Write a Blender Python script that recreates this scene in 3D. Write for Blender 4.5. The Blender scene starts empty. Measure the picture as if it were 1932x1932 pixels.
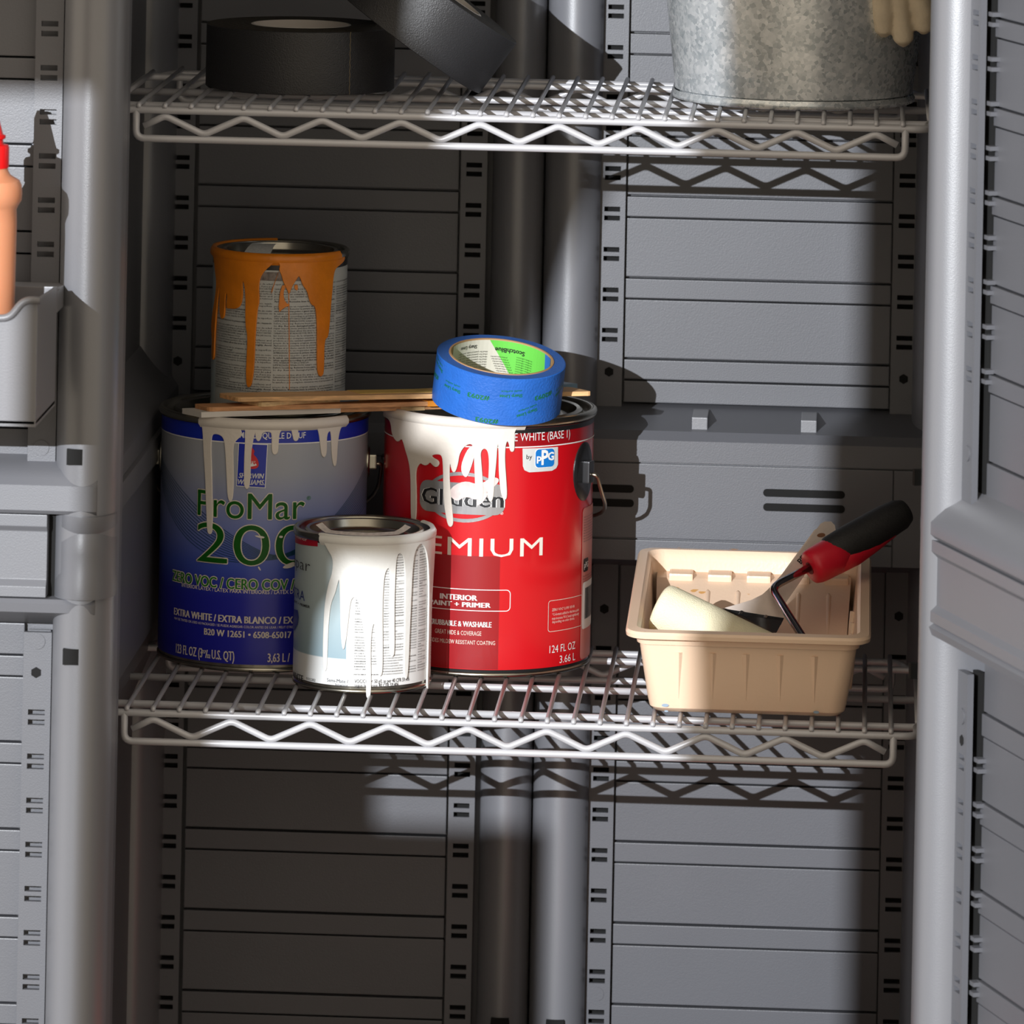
import bpy, bmesh, math, random
from mathutils import Vector, Matrix
random.seed(7)
sc = bpy.context.scene
COL = sc.collection
# ---------------------------------------------------------------- camera
CAM = Vector((0.2649, -4.9797, 0.9613)); YAW, ROLL = 0.0563, 0.0198
FPX, PPX, PPY = 12001.8, 966.0, -957.9
_f = Vector((-math.sin(YAW), math.cos(YAW), 0)); _r = Vector((math.cos(YAW), math.sin(YAW), 0)); _u = _r.cross(_f)
RIGHT = _r*math.cos(ROLL) + _u*math.sin(ROLL); UP = -_r*math.sin(ROLL) + _u*math.cos(ROLL); FWD = _f
cd = bpy.data.cameras.new('camera'); cam = bpy.data.objects.new('camera', cd); COL.objects.link(cam)
m = Matrix((RIGHT, UP, -FWD)).transposed().to_4x4(); m.translation = CAM
cam.matrix_world = m
cd.sensor_width = 36; cd.lens = 36*FPX/1932; cd.shift_y = (PPY-966)/1932; cd.shift_x = 0
cd.clip_start = .1; cd.clip_end = 100
cd.dof.use_dof = True; cd.dof.focus_distance = 5.10; cd.dof.aperture_fstop = 13
sc.camera = cam
def ray(px, py): return RIGHT*((px-PPX)/FPX) - UP*((py-PPY)/FPX) + FWD
def aty(px, py, Y): r = ray(px, py); return CAM + r*((Y-CAM.y)/r.y)
def atz(px, py, Z): r = ray(px, py); return CAM + r*((Z-CAM.z)/r.z)
# ---------------------------------------------------------------- world, lights, exposure
w = bpy.data.worlds.new('world'); sc.world = w; w.use_nodes = True
bg = w.node_tree.nodes['Background']; bg.inputs[0].default_value = (1.0, .87, .70, 1); bg.inputs[1].default_value = .9
vs = sc.view_settings; vs.view_transform = 'Standard'; vs.look = 'None'; vs.exposure = 0; vs.gamma = 1; vs.use_curve_mapping = False
LAMP = Vector((-1.26, -4.49, 1.25))
ld = bpy.data.lights.new('window_daylight', 'SPOT'); ld.energy = 1500; ld.color = (.93, .96, 1.0); ld.shadow_soft_size = .006
ld.spot_size = math.radians(24); ld.spot_blend = .1
lo = bpy.data.objects.new('window_daylight', ld); COL.objects.link(lo); lo.location = LAMP
lo.rotation_euler = (Vector((0.02, 0, .2))-LAMP).to_track_quat('-Z', 'Y').to_euler()
# ---------------------------------------------------------------- helpers
def lin(c): return tuple(((x/255)/12.92 if x/255 <= .04045 else ((x/255+.055)/1.055)**2.4) for x in c)
def mat(name, rgb, rough=.5, metal=0, bump=0, bscale=200, vary=0, vscale=20, spec=.5, coat=0, trans=0):
    M = bpy.data.materials.new(name); M.use_nodes = True; nt = M.node_tree; b = nt.nodes['Principled BSDF']
    c = lin(rgb); b.inputs['Base Color'].default_value = (*c, 1); b.inputs['Roughness'].default_value = rough
    b.inputs['Metallic'].default_value = metal; b.inputs['Specular IOR Level'].default_value = spec
    if coat: b.inputs['Coat Weight'].default_value = coat; b.inputs['Coat Roughness'].default_value = .12
    if trans: b.inputs['Subsurface Weight'].default_value = trans; b.inputs['Subsurface Radius'].default_value = (.02, .01, .006)
    tc = nt.nodes.new('ShaderNodeTexCoord')
    if vary:
        n = nt.nodes.new('ShaderNodeTexNoise'); n.inputs['Scale'].default_value = vscale; n.inputs['Detail'].default_value = 5
        nt.links.new(tc.outputs['Object'], n.inputs['Vector'])
        r = nt.nodes.new('ShaderNodeValToRGB'); r.color_ramp.elements[0].position = .3; r.color_ramp.elements[1].position = .7
        r.color_ramp.elements[0].color = (*[x*(1-vary) for x in c], 1); r.color_ramp.elements[1].color = (*[min(1, x*(1+vary)) for x in c], 1)
        nt.links.new(n.outputs['Fac'], r.inputs[0]); nt.links.new(r.outputs[0], b.inputs['Base Color'])
    if bump:
        n2 = nt.nodes.new('ShaderNodeTexNoise'); n2.inputs['Scale'].default_value = bscale; n2.inputs['Detail'].default_value = 3
        nt.links.new(tc.outputs['Object'], n2.inputs['Vector'])
        bp = nt.nodes.new('ShaderNodeBump'); bp.inputs['Strength'].default_value = bump; bp.inputs['Distance'].default_value = .001
        nt.links.new(n2.outputs['Fac'], bp.inputs['Height']); nt.links.new(bp.outputs[0], b.inputs['Normal'])
    return M
def tag(o, label=None, cat=None, group=None, kind=None):
    if label: o['label'] = label
    if cat: o['category'] = cat
    if group: o['group'] = group
    if kind: o['kind'] = kind
    return o
def empty(name, loc, label, cat, group=None):
    o = bpy.data.objects.new(name, None); COL.objects.link(o); o.location = loc; o.empty_display_size = .03
    return tag(o, label, cat, group)
def setpar(o, parent):
    if parent is None: return
    o.parent = parent
    if parent.type == 'EMPTY' and parent.parent is None: o.matrix_parent_inverse = Matrix.Translation(-Vector(parent.location))
def link(name, me, material, parent=None, smooth=False):
    o = bpy.data.objects.new(name, me); COL.objects.link(o)
    if material and not me.materials: me.materials.append(material)
    if smooth:
        for p in me.polygons: p.use_smooth = True
        if smooth != 'all': me.set_sharp_from_angle(angle=math.radians(35))
    setpar(o, parent); return o
class MB:
    def __init__(s): s.v = []; s.f = []
    def add(s, v, f):
        o = len(s.v); s.v += [tuple(x) for x in v]; s.f += [tuple(i+o for i in q) for q in f]; return s
    def box(s, x0, x1, y0, y1, z0, z1):
        if x0 > x1: x0, x1 = x1, x0
        if y0 > y1: y0, y1 = y1, y0
        if z0 > z1: z0, z1 = z1, z0
        return s.add([(x0,y0,z0),(x1,y0,z0),(x1,y1,z0),(x0,y1,z0),(x0,y0,z1),(x1,y0,z1),(x1,y1,z1),(x0,y1,z1)],
                     [(0,3,2,1),(4,5,6,7),(0,1,5,4),(1,2,6,5),(2,3,7,6),(3,0,4,7)])
    def prism(s, poly, axis, a0, a1):          # poly of 2D points, extruded along axis
        def P(p, a): return {'x': (a, p[0], p[1]), 'y': (p[0], a, p[1]), 'z': (p[0], p[1], a)}[axis]
        n = len(poly); v = [P(p, a0) for p in poly] + [P(p, a1) for p in poly]
        return s.add(v, [tuple(range(n))[::-1], tuple(range(n, 2*n))] + [(i, (i+1) % n, n+(i+1) % n, n+i) for i in range(n)])
    def tube(s, pts, r, n=10, cap=True):
        pts = [Vector(p) for p in pts]; R = r if isinstance(r, (list, tuple)) else [r]*len(pts)
        rings = []; up = None
        for i, p in enumerate(pts):
            a = pts[max(0, i-1)]; b = pts[min(len(pts)-1, i+1)]
            t = (b-a).normalized()
            if i and i < len(pts)-1:
                t1 = (p-a).normalized(); t2 = (b-p).normalized(); t = (t1+t2).normalized(); k = 1/max(.5, t.dot(t1))
            else: k = 1
            if up is None: up = Vector((0, 0, 1)) if abs(t.z) < .9 else Vector((0, 1, 0))
            x = t.cross(up).normalized(); y = x.cross(t).normalized(); up = y
            rings.append([p + (x*math.cos(2*math.pi*j/n) + y*math.sin(2*math.pi*j/n))*R[i]*k for j in range(n)])
        v = [q for g in rings for q in g]; f = []
        for i in range(len(pts)-1):
            for j in range(n): f.append((i*n+j, i*n+(j+1) % n, (i+1)*n+(j+1) % n, (i+1)*n+j))
        if cap: f += [tuple(range(n))[::-1], tuple(range((len(pts)-1)*n, len(pts)*n))]
        return s.add(v, f)
    def lathe(s, prof, cx, cy, n=96, a0=0, a1=2*math.pi):   # prof: (r,z); angle 0 faces -y, positive to +x
        full = abs(a1-a0-2*math.pi) < 1e-6; m = n if full else n+1; v = []; f = []
        for i in range(m):
            a = a0+(a1-a0)*i/n
            v += [(cx+r*math.sin(a), cy-r*math.cos(a), z) for r, z in prof]
        k = len(prof)
        for i in range(n):
            i2 = (i+1) % m
            for j in range(k-1): f.append((i*k+j, i2*k+j, i2*k+j+1, i*k+j+1))
        return s.add(v, f)
    def mesh(s, name, bevel=0, M=None):
        me = bpy.data.meshes.new(name); me.from_pydata(s.v, [], s.f); me.validate()
        bm = bmesh.new(); bm.from_mesh(me)
        if M: bm.transform(M)
        bmesh.ops.remove_doubles(bm, verts=bm.verts, dist=1e-7)
        if bevel: bmesh.ops.bevel(bm, geom=[e for e in bm.edges if len(e.link_faces) == 2 and e.calc_face_angle() > .5], offset=bevel, segments=2, affect='EDGES', profile=.7)
        bmesh.ops.recalc_face_normals(bm, faces=bm.faces); bm.to_mesh(me); bm.free(); return me
    def build(s, name, material, parent=None, bevel=0, smooth=False, M=None):
        return link(name, s.mesh(name, bevel, M), material, parent, smooth)
def fillet(pts, r, n=5):
    pts = [Vector(p) for p in pts]; out = [pts[0]]
    for i in range(1, len(pts)-1):
        p, a, b = pts[i], pts[i-1], pts[i+1]
        d = min(r, (a-p).length*.49, (b-p).length*.49)
        A = p+(a-p).normalized()*d; B = p+(b-p).normalized()*d
        for k in range(n+1):
            t = k/n; out.append(A*(1-t)**2+p*2*t*(1-t)+B*t*t)
    return out+[pts[-1]]
def chaikin(pts, n=2, closed=True):
    for _ in range(n):
        o = []; L = len(pts)
        for i in range(L if closed else L-1):
            a, b = pts[i], pts[(i+1) % L]
            o += [(a[0]*.75+b[0]*.25, a[1]*.75+b[1]*.25), (a[0]*.25+b[0]*.75, a[1]*.25+b[1]*.75)]
        pts = o if closed else [pts[0]]+o+[pts[-1]]
    return pts
# flat (u, v) artwork that is afterwards wrapped round a can, a roll or laid on a face
def curve_mesh(loops, bevel=0, thick=0):
    cu = bpy.data.curves.new('tmp', 'CURVE'); cu.dimensions = '2D'; cu.fill_mode = 'BOTH'; cu.extrude = thick; cu.bevel_depth = bevel; cu.bevel_resolution = 1
    for L in loops:
        sp = cu.splines.new('POLY'); sp.points.add(len(L)-1)
        for p, q in zip(sp.points, L): p.co = (q[0], q[1], 0, 1)
        sp.use_cyclic_u = True
    ob = bpy.data.objects.new('tmp', cu); me = bpy.data.meshes.new_from_object(ob)
    bpy.data.objects.remove(ob); bpy.data.curves.remove(cu); return me
def text_raw(s, off=0, shear=0, res=2, space=1):
    cu = bpy.data.curves.new('tmp', 'FONT'); cu.body = s; cu.size = 1; cu.offset = off; cu.shear = shear; cu.resolution_u = res; cu.space_character = space; cu.fill_mode = 'FRONT'
    ob = bpy.data.objects.new('tmp', cu); me = bpy.data.meshes.new_from_object(ob)
    bpy.data.objects.remove(ob); bpy.data.curves.remove(cu); return me
_h = text_raw('H'); CAPH = max(v.co.y for v in _h.vertices)
def bbox_x(me):
    xs = [v.co.x for v in me.vertices]; return min(xs), max(xs)
def text_uv(s, u0, u1, v0, cap, off=0, shear=0, res=2, pre='', space=1, fit=True):
    """mesh in (u,v): string s spans u0..u1, baseline v0, capital height cap; pre = letters before s that continue to the left"""
    me = text_raw(pre+s, off, shear, res, space); a, b = bbox_x(me)
    if pre:
        m2 = text_raw(s, off, shear, res, space); c, d = bbox_x(m2); bpy.data.meshes.remove(m2)
        k = (u1-u0)/(d-c)
    else: k = (u1-u0)/(b-a)
    ky = cap/CAPH
    if not fit: k = ky
    for v in me.vertices: v.co.x = (u1+(v.co.x-b)*k) if fit else (u0+(v.co.x-a)*k); v.co.y = v0+v.co.y*ky
    return me
def join(meshes):
    bm = bmesh.new()
    for x in meshes: bm.from_mesh(x); bpy.data.meshes.remove(x)
    me = bpy.data.meshes.new('art'); bm.to_mesh(me); bm.free(); return me
def stroke_uv(pts, wd):
    b = MB(); v = []
    for i, p in enumerate(pts):
        a = pts[max(0, i-1)]; c = pts[min(len(pts)-1, i+1)]; t = Vector((c[0]-a[0], c[1]-a[1])).normalized(); nx, ny = -t.y*wd/2, t.x*wd/2
        v += [(p[0]+nx, p[1]+ny, 0), (p[0]-nx, p[1]-ny, 0)]
    b.add(v, [(2*i, 2*i+1, 2*i+3, 2*i+2) for i in range(len(pts)-1)])
    me = bpy.data.meshes.new('stroke'); me.from_pydata(b.v, [], b.f); return me
def rrect(u0, u1, v0, v1, r, n=5):
    o = []
    for cx, cy, a in ((u1-r, v1-r, 0), (u0+r, v1-r, 90), (u0+r, v0+r, 180), (u1-r, v0+r, 270)):
        for k in range(n+1):
            t = math.radians(a+90*k/n); o.append((cx+r*math.cos(t), cy+r*math.sin(t)))
    return o
def ellipse(cu, cv, a, b, n=48, rot=0): return [(cu+a*math.cos(t)*math.cos(rot)-b*math.sin(t)*math.sin(rot), cv+a*math.cos(t)*math.sin(rot)+b*math.sin(t)*math.cos(rot)) for t in [2*math.pi*i/n for i in range(n)]]
class Cyl:
    """a round surface on which artwork is wrapped; u = R*angle from the front, v = height"""
    def __init__(s, cx, cy, R, M=None, inside=False): s.cx, s.cy, s.R, s.M, s.inside = cx, cy, R, M, inside
    def uv(s, px, py):
        d = ray(px, py); o = CAM-Vector((s.cx, s.cy, 0)); A = d.x*d.x+d.y*d.y; B = o.x*d.x+o.y*d.y; C = o.x*o.x+o.y*o.y-s.R**2
        D = B*B-A*C
        t = (-B-math.sqrt(D))/A if D > 0 else -B/A
        p = CAM+d*t; return s.R*math.atan2(p.x-s.cx, -(p.y-s.cy)), p.z
    def pos(s, u, v, h):
        a = u/s.R; r = s.R-h if s.inside else s.R+h
        p = Vector((s.cx+r*math.sin(a), s.cy-r*math.cos(a), v)); return s.M @ p if s.M else p
    def wrap(s, me, h, step=.004):
        bm = bmesh.new(); bm.from_mesh(me)
        xs = [v.co.x for v in bm.verts]
        if xs and step:
            k = math.ceil(min(xs)/step)
            while k*step < max(xs):
                bmesh.ops.bisect_plane(bm, geom=bm.verts[:]+bm.edges[:]+bm.faces[:], dist=1e-7, plane_co=(k*step, 0, 0), plane_no=(1, 0, 0)); k += 1
        for v in bm.verts: v.co = s.pos(v.co.x, v.co.y, h+v.co.z)
        bm.to_mesh(me); bm.free(); return me
    def put(s, name, me, h, material, parent, step=.004, smooth=False):
        return link(name, s.wrap(me, h, step), material, parent, smooth)
    def text(s, name, t, l, r, top, material, parent, h=.0005, bold=0, **k):
        (u0, z0), (u1, z1) = s.uv(*l), s.uv(*r); cap = s.uv(*top)[1]-z0
        ms = [text_uv(t, u0+d, u1+d, (z0+z1)/2, cap, **k) for d in ((-bold, 0, bold) if bold else (0,))]
        return s.put(name, join(ms) if bold else ms[0], h, material, parent)
    def poly(s, name, pts, material, parent, h=.0004, bevel=0, thick=0, sm=0, smooth=False):
        L = [s.uv(*p) for p in pts]
        if sm: L = chaikin(L, sm)
        return s.put(name, curve_mesh([L], bevel, thick), h+bevel+thick, material, parent, smooth=smooth)
# ---------------------------------------------------------------- materials
GREY = mat('grey_resin', (94, 95, 100), .40, bump=.12, bscale=900, vary=.05, vscale=6)
GREYD = mat('grey_resin_satin', (112, 113, 118), .36, spec=1.0, bump=.1, bscale=1200)
GREYM = mat('grey_resin_belt', (104, 105, 110), .42, spec=.6, bump=.1, bscale=1000)
BLACK = mat('painted_hole_shade', (10, 10, 10), .9)  # flat black puts the shade of holes, slots and gaps into the colour
WIRE = mat('silver_coated_wire', (186, 186, 190), .35, metal=.15)
CHROME = mat('chrome', (225, 225, 228), .08, metal=1)
TIN = mat('tin_plate', (168, 164, 152), .27, metal=1, vary=.12, vscale=40)
TIND = mat('dark_tin', (70, 66, 58), .35, metal=.9, vary=.3, vscale=60)
WHITE = mat('white_print', (232, 232, 230), .45)
CREAM = mat('cream_print', (226, 216, 204), .45)
BLACKP = mat('black_print', (24, 24, 28), .45)
GREENP = mat('green_print', (28, 122, 26), .4)
REDM = mat('red_print', (205, 16, 28), .32, spec=.6)
# ---------------------------------------------------------------- setting
fl = MB().box(-4, 4, -7, 3, -1.0, -.95).build('floor', mat('concrete', (150, 146, 140), .8, vary=.12, vscale=5)); tag(fl, kind='structure')
# window that the daylight falls through (to the left of the view)
FRAME = mat('window_frame_paint', (96, 90, 82), .6); BLOCKM = mat('light_blocker_matte', (110, 102, 92), .9); WPAINT = mat('wall_paint', (120, 116, 110), .8)
YWN = -3.0; _kw = (LAMP.y-YWN)/(LAMP.y+2.5)
def wx(x): return LAMP.x+(x-LAMP.x)*_kw
def wz(z): return LAMP.z+(z-LAMP.z)*_kw
def wbox(x0, x1, z0, z1, t): return MB().box(wx(x0), wx(x1), YWN-t, YWN+t, wz(z0), wz(z1))
wm = wbox(-.633, -.545, .33, 1.35, .02).build('window_1', FRAME); tag(wm, kind='structure')
wbox(-.8225, -.807, .33, 1.35, .012).build('mullion', FRAME, wm)
wbox(-1.22, -.545, .27, .33, .03).build('window_sill', FRAME, wm)
wbox(-1.22, -.545, 1.35, 1.42, .02).build('head_rail', FRAME, wm)
wbox(-1.22, -1.16, .33, 1.35, .02).build('jamb', FRAME, wm)
MB().prism([(wx(a), wz(b)) for a, b in [(-.816, 1.36), (-.752, 1.36), (-.752, .935), (-.727, .90), (-.765, .80), (-.748, .795), (-.748, .7525), (-.773, .7525), (-.773, .740), (-.779, .733), (-.783, .695), (-.816, .695)]], 'y', YWN-.003, YWN).build('added_light_blocker', BLOCKM, wm)  # added unseen blocker, its stepped outline shapes the light on the cans
wbox(-1.16, -.8225, .905, 1.36, .002).build('added_light_blocker', BLOCKM, wm)  # added blocker that keeps light off the top of the left door
wbox(-.813, -.741, .33, .672, .002).build('added_light_blocker', BLOCKM, wm)  # added blocker that darkens the lower left of the back wall
wf = MB().box(-2.6, wx(-1.22), YWN-.05, YWN+.05, -.95, 1.6).build('wall_front', WPAINT); tag(wf, kind='structure')
MB().box(wx(-1.22), wx(-.545), YWN-.05, YWN+.05, -.95, wz(.27)).build('wall_panel', WPAINT, wf)
# ---------------------------------------------------------------- storage cabinet
YB, YF = .42, -.15
cab = empty('storage_cabinet', (0, .13, -.95), 'grey moulded resin storage cabinet with both doors open', 'cabinet')
ZT, ZL = .93, -.93
XW = .337
MB().box(-XW-.03, XW+.03, YB+.02, YB+.035, ZL, ZT).build('back_wall', GREY, cab)
MB().box(-XW-.03, XW+.03, YF, YB+.035, ZT, ZT+.03).build('top_panel', GREY, cab)
MB().box(-XW-.03, XW+.03, YF, YB+.035, ZL-.02, ZL).build('bottom_panel', GREY, cab)
for s in (-1, 1):
    sw = MB().box(s*XW, s*(XW+.03), YF+.02, YB+.02, ZL, ZT).build('side_wall', GREY, cab)
    q_ = 1 if s < 0 else .35
    b = MB().prism([(s*XW, .235), (s*(XW-.028*q_), .195), (s*(XW-.03*q_), .02), (s*(XW-.022*q_), .015), (s*(XW-.022*q_), -.005), (s*XW, -.06)], 'y', YF+.03, YB)
    b.build('side_belt', GREY, sw, bevel=.002)
    if s < 0: MB().prism([(s*(XW-.001), .19), (s*(XW-.0315), .178), (s*(XW-.0325), .158), (s*(XW-.001), .15)], 'y', YF+.03, YB-.02).build('side_belt_rib', GREY, sw, bevel=.002)
    # rounded pillar in the back corner
    c = [(s*XW, YB)] + [(s*XW-s*.03*math.sin(t)+0, YB-.03*math.cos(t)*1.0) for t in [math.radians(90*k/10) for k in range(0, 11)]]
    MB().prism([(s*XW, YB+.02), (s*XW, YB-.05)] + [(s*XW-s*.022*math.sin(math.radians(9*k)), YB-.012-.04*math.cos(math.radians(9*k))) for k in range(11)] + [(s*(XW-.022), YB+.02)], 'z', ZL, ZT).build('corner_pillar', GREYD, sw, smooth=True)
def X(px, py, y): return aty(px, py, y).x
def Z(px, py, y): return aty(px, py, y).z
# two half-round pillars in the middle of the back
for a, b_ in ((926, 1023), (1026, 1131)):
    x0, x1 = X(a, 400, YB-.02), X(b_, 400, YB-.02); cx, r = (x0+x1)/2, (x1-x0)/2
    for z0, z1 in ((Z(980, 800, YB), ZT), (ZL, Z(980, 1060, YB))):
        p = MB().prism([(cx+r*math.cos(math.pi*k/24), YB-.002-.028*math.sin(math.pi*k/24)) for k in range(25)] + [(x0, YB+.02), (x1, YB+.02)], 'z', z0, z1)
        po = p.build('back_pillar', GREYD, cab, smooth=True)
    zn = Z(960, 1905, YB); MB().prism([(cx-.0105, zn-.04), (cx+.0105, zn-.04), (cx+.0075, zn), (cx-.0075, zn)], 'y', YB-.0318, YB-.01).build('foot_notch', BLACK, po)  # solid black block, coloured as the shade in the notch opening
def slotted(name, frame, s0, s1, n0, n1, z0, z1, zs, parent, dark_back=True, hs=.0042, gap=.0034, material=None):
    """a ladder strip with pairs of slots; frame(s, n, z) -> world"""
    q = MB()
    def bx(a, b, c, d, e, f):
        v = [frame(x, y, z) for z in (e, f) for x, y in ((a, c), (b, c), (b, d), (a, d))]
        q.add(v, [(0,3,2,1),(4,5,6,7),(0,1,5,4),(1,2,6,5),(2,3,7,6),(3,0,4,7)])
    wd = s1-s0; i0, i1 = s0+wd*.2, s1-wd*.2
    bx(s0, i0, n0, n1, z0, z1); bx(i1, s1, n0, n1, z0, z1)
    cuts = []
    for z in sorted(zs):
        if z0+.012 < z < z1-.012: cuts += [(z-gap/2-hs, z-gap/2), (z+gap/2, z+gap/2+hs)]
    prev = z0
    for a, b in cuts: bx(i0, i1, n0, n1, prev, a); prev = b
    bx(i0, i1, n0, n1, prev, z1)
    o = q.build(name, material or GREY, parent)
    k = MB(); v = [frame(x, y, z) for z in (z0, z1) for x, y in ((i0-.002, n0-.010), (i1+.002, n0-.010), (i1+.002, n0-.006), (i0-.002, n0-.006))]
    k.add(v, [(0,3,2,1),(4,5,6,7),(0,1,5,4),(1,2,6,5),(2,3,7,6),(3,0,4,7)]); k.build('slot_backing', BLACK if dark_back else GREY, o)  # black backing carries the shade behind the slots in its colour
    return o
def hexbolt(name, frame, s, n, z, parent, r=.0042):
    q = MB(); ring = []
    for rr, nn in ((r, n+.0006), (r, n-.002)):
        ring.append([frame(s+rr*math.cos(math.radians(60*k+30)), nn, z+rr*math.sin(math.radians(60*k+30))) for k in range(6)])
    q.add(ring[0]+ring[1], [tuple(range(6))]+[(i, (i+1) % 6, 6+(i+1) % 6, 6+i) for i in range(6)])
    o = q.build(name, BLACK, parent)  # black hexagon painted as the shade inside the recess
    return o
def disc(name, frame, s, n, z, parent, r=.006, material=None):
    v = [frame(s+r*math.cos(2*math.pi*k/24), n, z+r*math.sin(2*math.pi*k/24)) for k in range(24)]+[frame(s+r*math.cos(2*math.pi*k/24), n-.002, z+r*math.sin(2*math.pi*k/24)) for k in range(24)]
    q = MB().add(v, [tuple(range(24))]+[(i, (i+1) % 24, 24+(i+1) % 24, 24+i) for i in range(24)])
    return q.build(name, material or GREY, parent)
backf = lambda s, n, z: Vector((s, YB+.004-n, z))
zb_hi, zb_lo = Z(1300, 765, YB), Z(1300, 1062, YB)          # where the belt starts and ends on the back wall
pitchB = (Z(1711, 341, YB)-Z(1711, 647, YB))/4
slot0 = Z(1711, 341, YB)
slotU = [slot0+pitchB*k for k in range(-4, 8)]
slot1 = Z(1690, 1478, YB)
slotL = [slot1-pitchB*k for k in range(-3, 9)]
for i, pxc in enumerate((341, 893, 1155, 1711)):
    xc = X(pxc, 400, YB)
    st = slotted('slotted_strip', backf, xc-.0112, xc+.0112, 0, .004, Z(pxc, 792, YB), ZT, slotU, cab)
    hexbolt('bolt_recess', backf, xc, .004, Z(pxc, 695+.025*(pxc-900), YB), st)
    disc('mould_mark', backf, xc-.001, .0045, Z(pxc, 748+.025*(pxc-900), YB), st)
    st = slotted('slotted_strip', backf, xc-.0112, xc+.0112, 0, .004, ZL, zb_lo, slotL, cab)
    hexbolt('bolt_recess', backf, xc, .004, Z(pxc, 1163+.025*(pxc-1705), YB), st)
    disc('mould_mark', backf, xc, .0045, Z(pxc, 1890+.025*(pxc-1700), YB), st)
# boards of the two back panels: wide and narrow boards alternate, dark joints between them
def boards(parent, x0, x1, edges, y):
    for a, b in zip(edges[:-1], edges[1:]):
        nar = abs(a-b) < .03
        MB().box(x0, x1, y-(.0035 if nar else .002), y+.016, b+.0009, a-.0009).build('panel_board', GREY, parent, bevel=.0007)
bandU = [(373, 414), (528, 568), (681, 721)]
zc = [(Z(1300, a, YB), Z(1300, b, YB)) for a, b in bandU]; step = (zc[0][0]-zc[2][0])/2
edU = []
for k in range(5, 0, -1): edU += [zc[0][0]+step*k, zc[0][1]+step*k]
edU = [ZT]+[z for z in edU if z < ZT-.01]
for a, b in zc: edU += [a, b]
edU += [zb_hi]
zl = [(Z(1300, a, YB), Z(1300, b, YB)) for a, b in ((1440, 1480), (1594, 1634), (1748, 1789))]; stepl = (zl[0][0]-zl[2][0])/2
edL = [zb_lo]+[zl[0][0]+stepl, zl[0][1]+stepl]
for a, b in zl: edL += [a, b]
for k in range(1, 7):
    for z in (zl[2][0]-stepl*k, zl[2][1]-stepl*k):
        if z > ZL+.01: edL.append(z)
edL.append(ZL)
for a, b_ in ((369, 866), (1181, 1686)):
    bp = MB().box(X(a, 400, YB), X(b_, 400, YB), YB+.015, YB+.022, ZL, ZT).build('back_panel', GREY, cab)
    boards(bp, X(a, 400, YB)+.001, X(b_, 400, YB)-.001, edU, YB+.008)
    boards(bp, X(a, 400, YB)+.001, X(b_, 400, YB)-.001, edL, YB+.008)
# belt across the back
YG = .347
zA, zB2, zC, zD, zE = zb_hi, Z(1300, 826, YG), Z(1300, 874, YG), Z(1300, 1018, YG), Z(1300, 1060, YG)
belt = MB().prism([(YB+.015, zA), (YG+.008, zB2+.004), (YG, zB2-.003), (YG, zC), (YG+.004, zC-.0005), (YG+.004, zE), (YB+.015, zE-.02)], 'x', -XW, XW).build('back_belt', GREY, cab)
for a, b_ in ((-XW+.004, -.003), (.003, X(1685, 900, YG))):
    pn = MB().box(a, b_, YG+.0005, YG+.01, zD, zC-.0016).build('belt_board', GREY, belt, bevel=.0006)
    pn2 = MB().box(a, b_, YG+.0005, YG+.01, zE, zD-.0016).build('belt_board', GREY, belt, bevel=.0006)
MB().box(X(1687, 900, YG), XW, YG+.0005, YG+.01, zE, zC-.0016).build('belt_board', GREY, belt, bevel=.0006)
for x0, x1 in ((1042, 1196), (1440, 1594)):
    for yy in (922, 949):
        ry = yy+.028*(x0-1440); za = Z(x0, ry+7.5, YG); xa, xb = X(x0, ry, YG), X(x1, ry+4, YG)
        MB().prism(rrect(xa, xb, za-.0032, za+.0032, .0031), 'y', YG-.0002, YG+.008).build('vent_slot', BLACK, belt)  # black capsule laid in, the slot's inner shade as its colour
for p in (1320, 1526):
    xa = X(p, 800, .36); zq = lambda y: zB2+(y-YG)/(YB-YG)*(zA-zB2); y0 = .362; hh = .0115
    y1 = y0+hh*(YB-YG)/(zA-zB2)
    MB().prism([(y0, zq(y0)-.002), (y0, zq(y0)+hh), (min(y1, YB), zq(y0)+hh), (min(y1, YB)+.003, zq(y0)+hh-.004)], 'x', xa-.0065, xa+.0065).build('ledge_block', GREYD, belt, bevel=.0006)
# ---------------------------------------------------------------- doors
def frame_of(o, sd, nd): 
    o, sd, nd = Vector(o), Vector(sd).normalized(), Vector(nd).normalized()
    return lambda s, n, z: Vector((o.x+sd.x*s+nd.x*n, o.y+sd.y*s+nd.y*n, z))
def fbox(fr, s0, s1, n0, n1, z0, z1):
    return MB().add([fr(x, y, z) for z in (z0, z1) for x, y in ((s0, n0), (s1, n0), (s1, n1), (s0, n1))], [(0,3,2,1),(4,5,6,7),(0,1,5,4),(1,2,6,5),(2,3,7,6),(3,0,4,7)])
def fprism(fr, poly, z0, z1):       # poly in (s, n)
    n = len(poly); v = [fr(a, b, z0) for a, b in poly]+[fr(a, b, z1) for a, b in poly]
    return MB().add(v, [tuple(range(n))[::-1], tuple(range(n, 2*n))]+[(i, (i+1) % n, n+(i+1) % n, n+i) for i in range(n)])
def fprof(fr, poly, s0, s1):        # poly in (n, z), swept along s
    n = len(poly); v = [fr(s0, a, z) for a, z in poly]+[fr(s1, a, z) for a, z in poly]
    return MB().add(v, [tuple(range(n))[::-1], tuple(range(n, 2*n))]+[(i, (i+1) % n, n+(i+1) % n, n+i) for i in range(n)])
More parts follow.
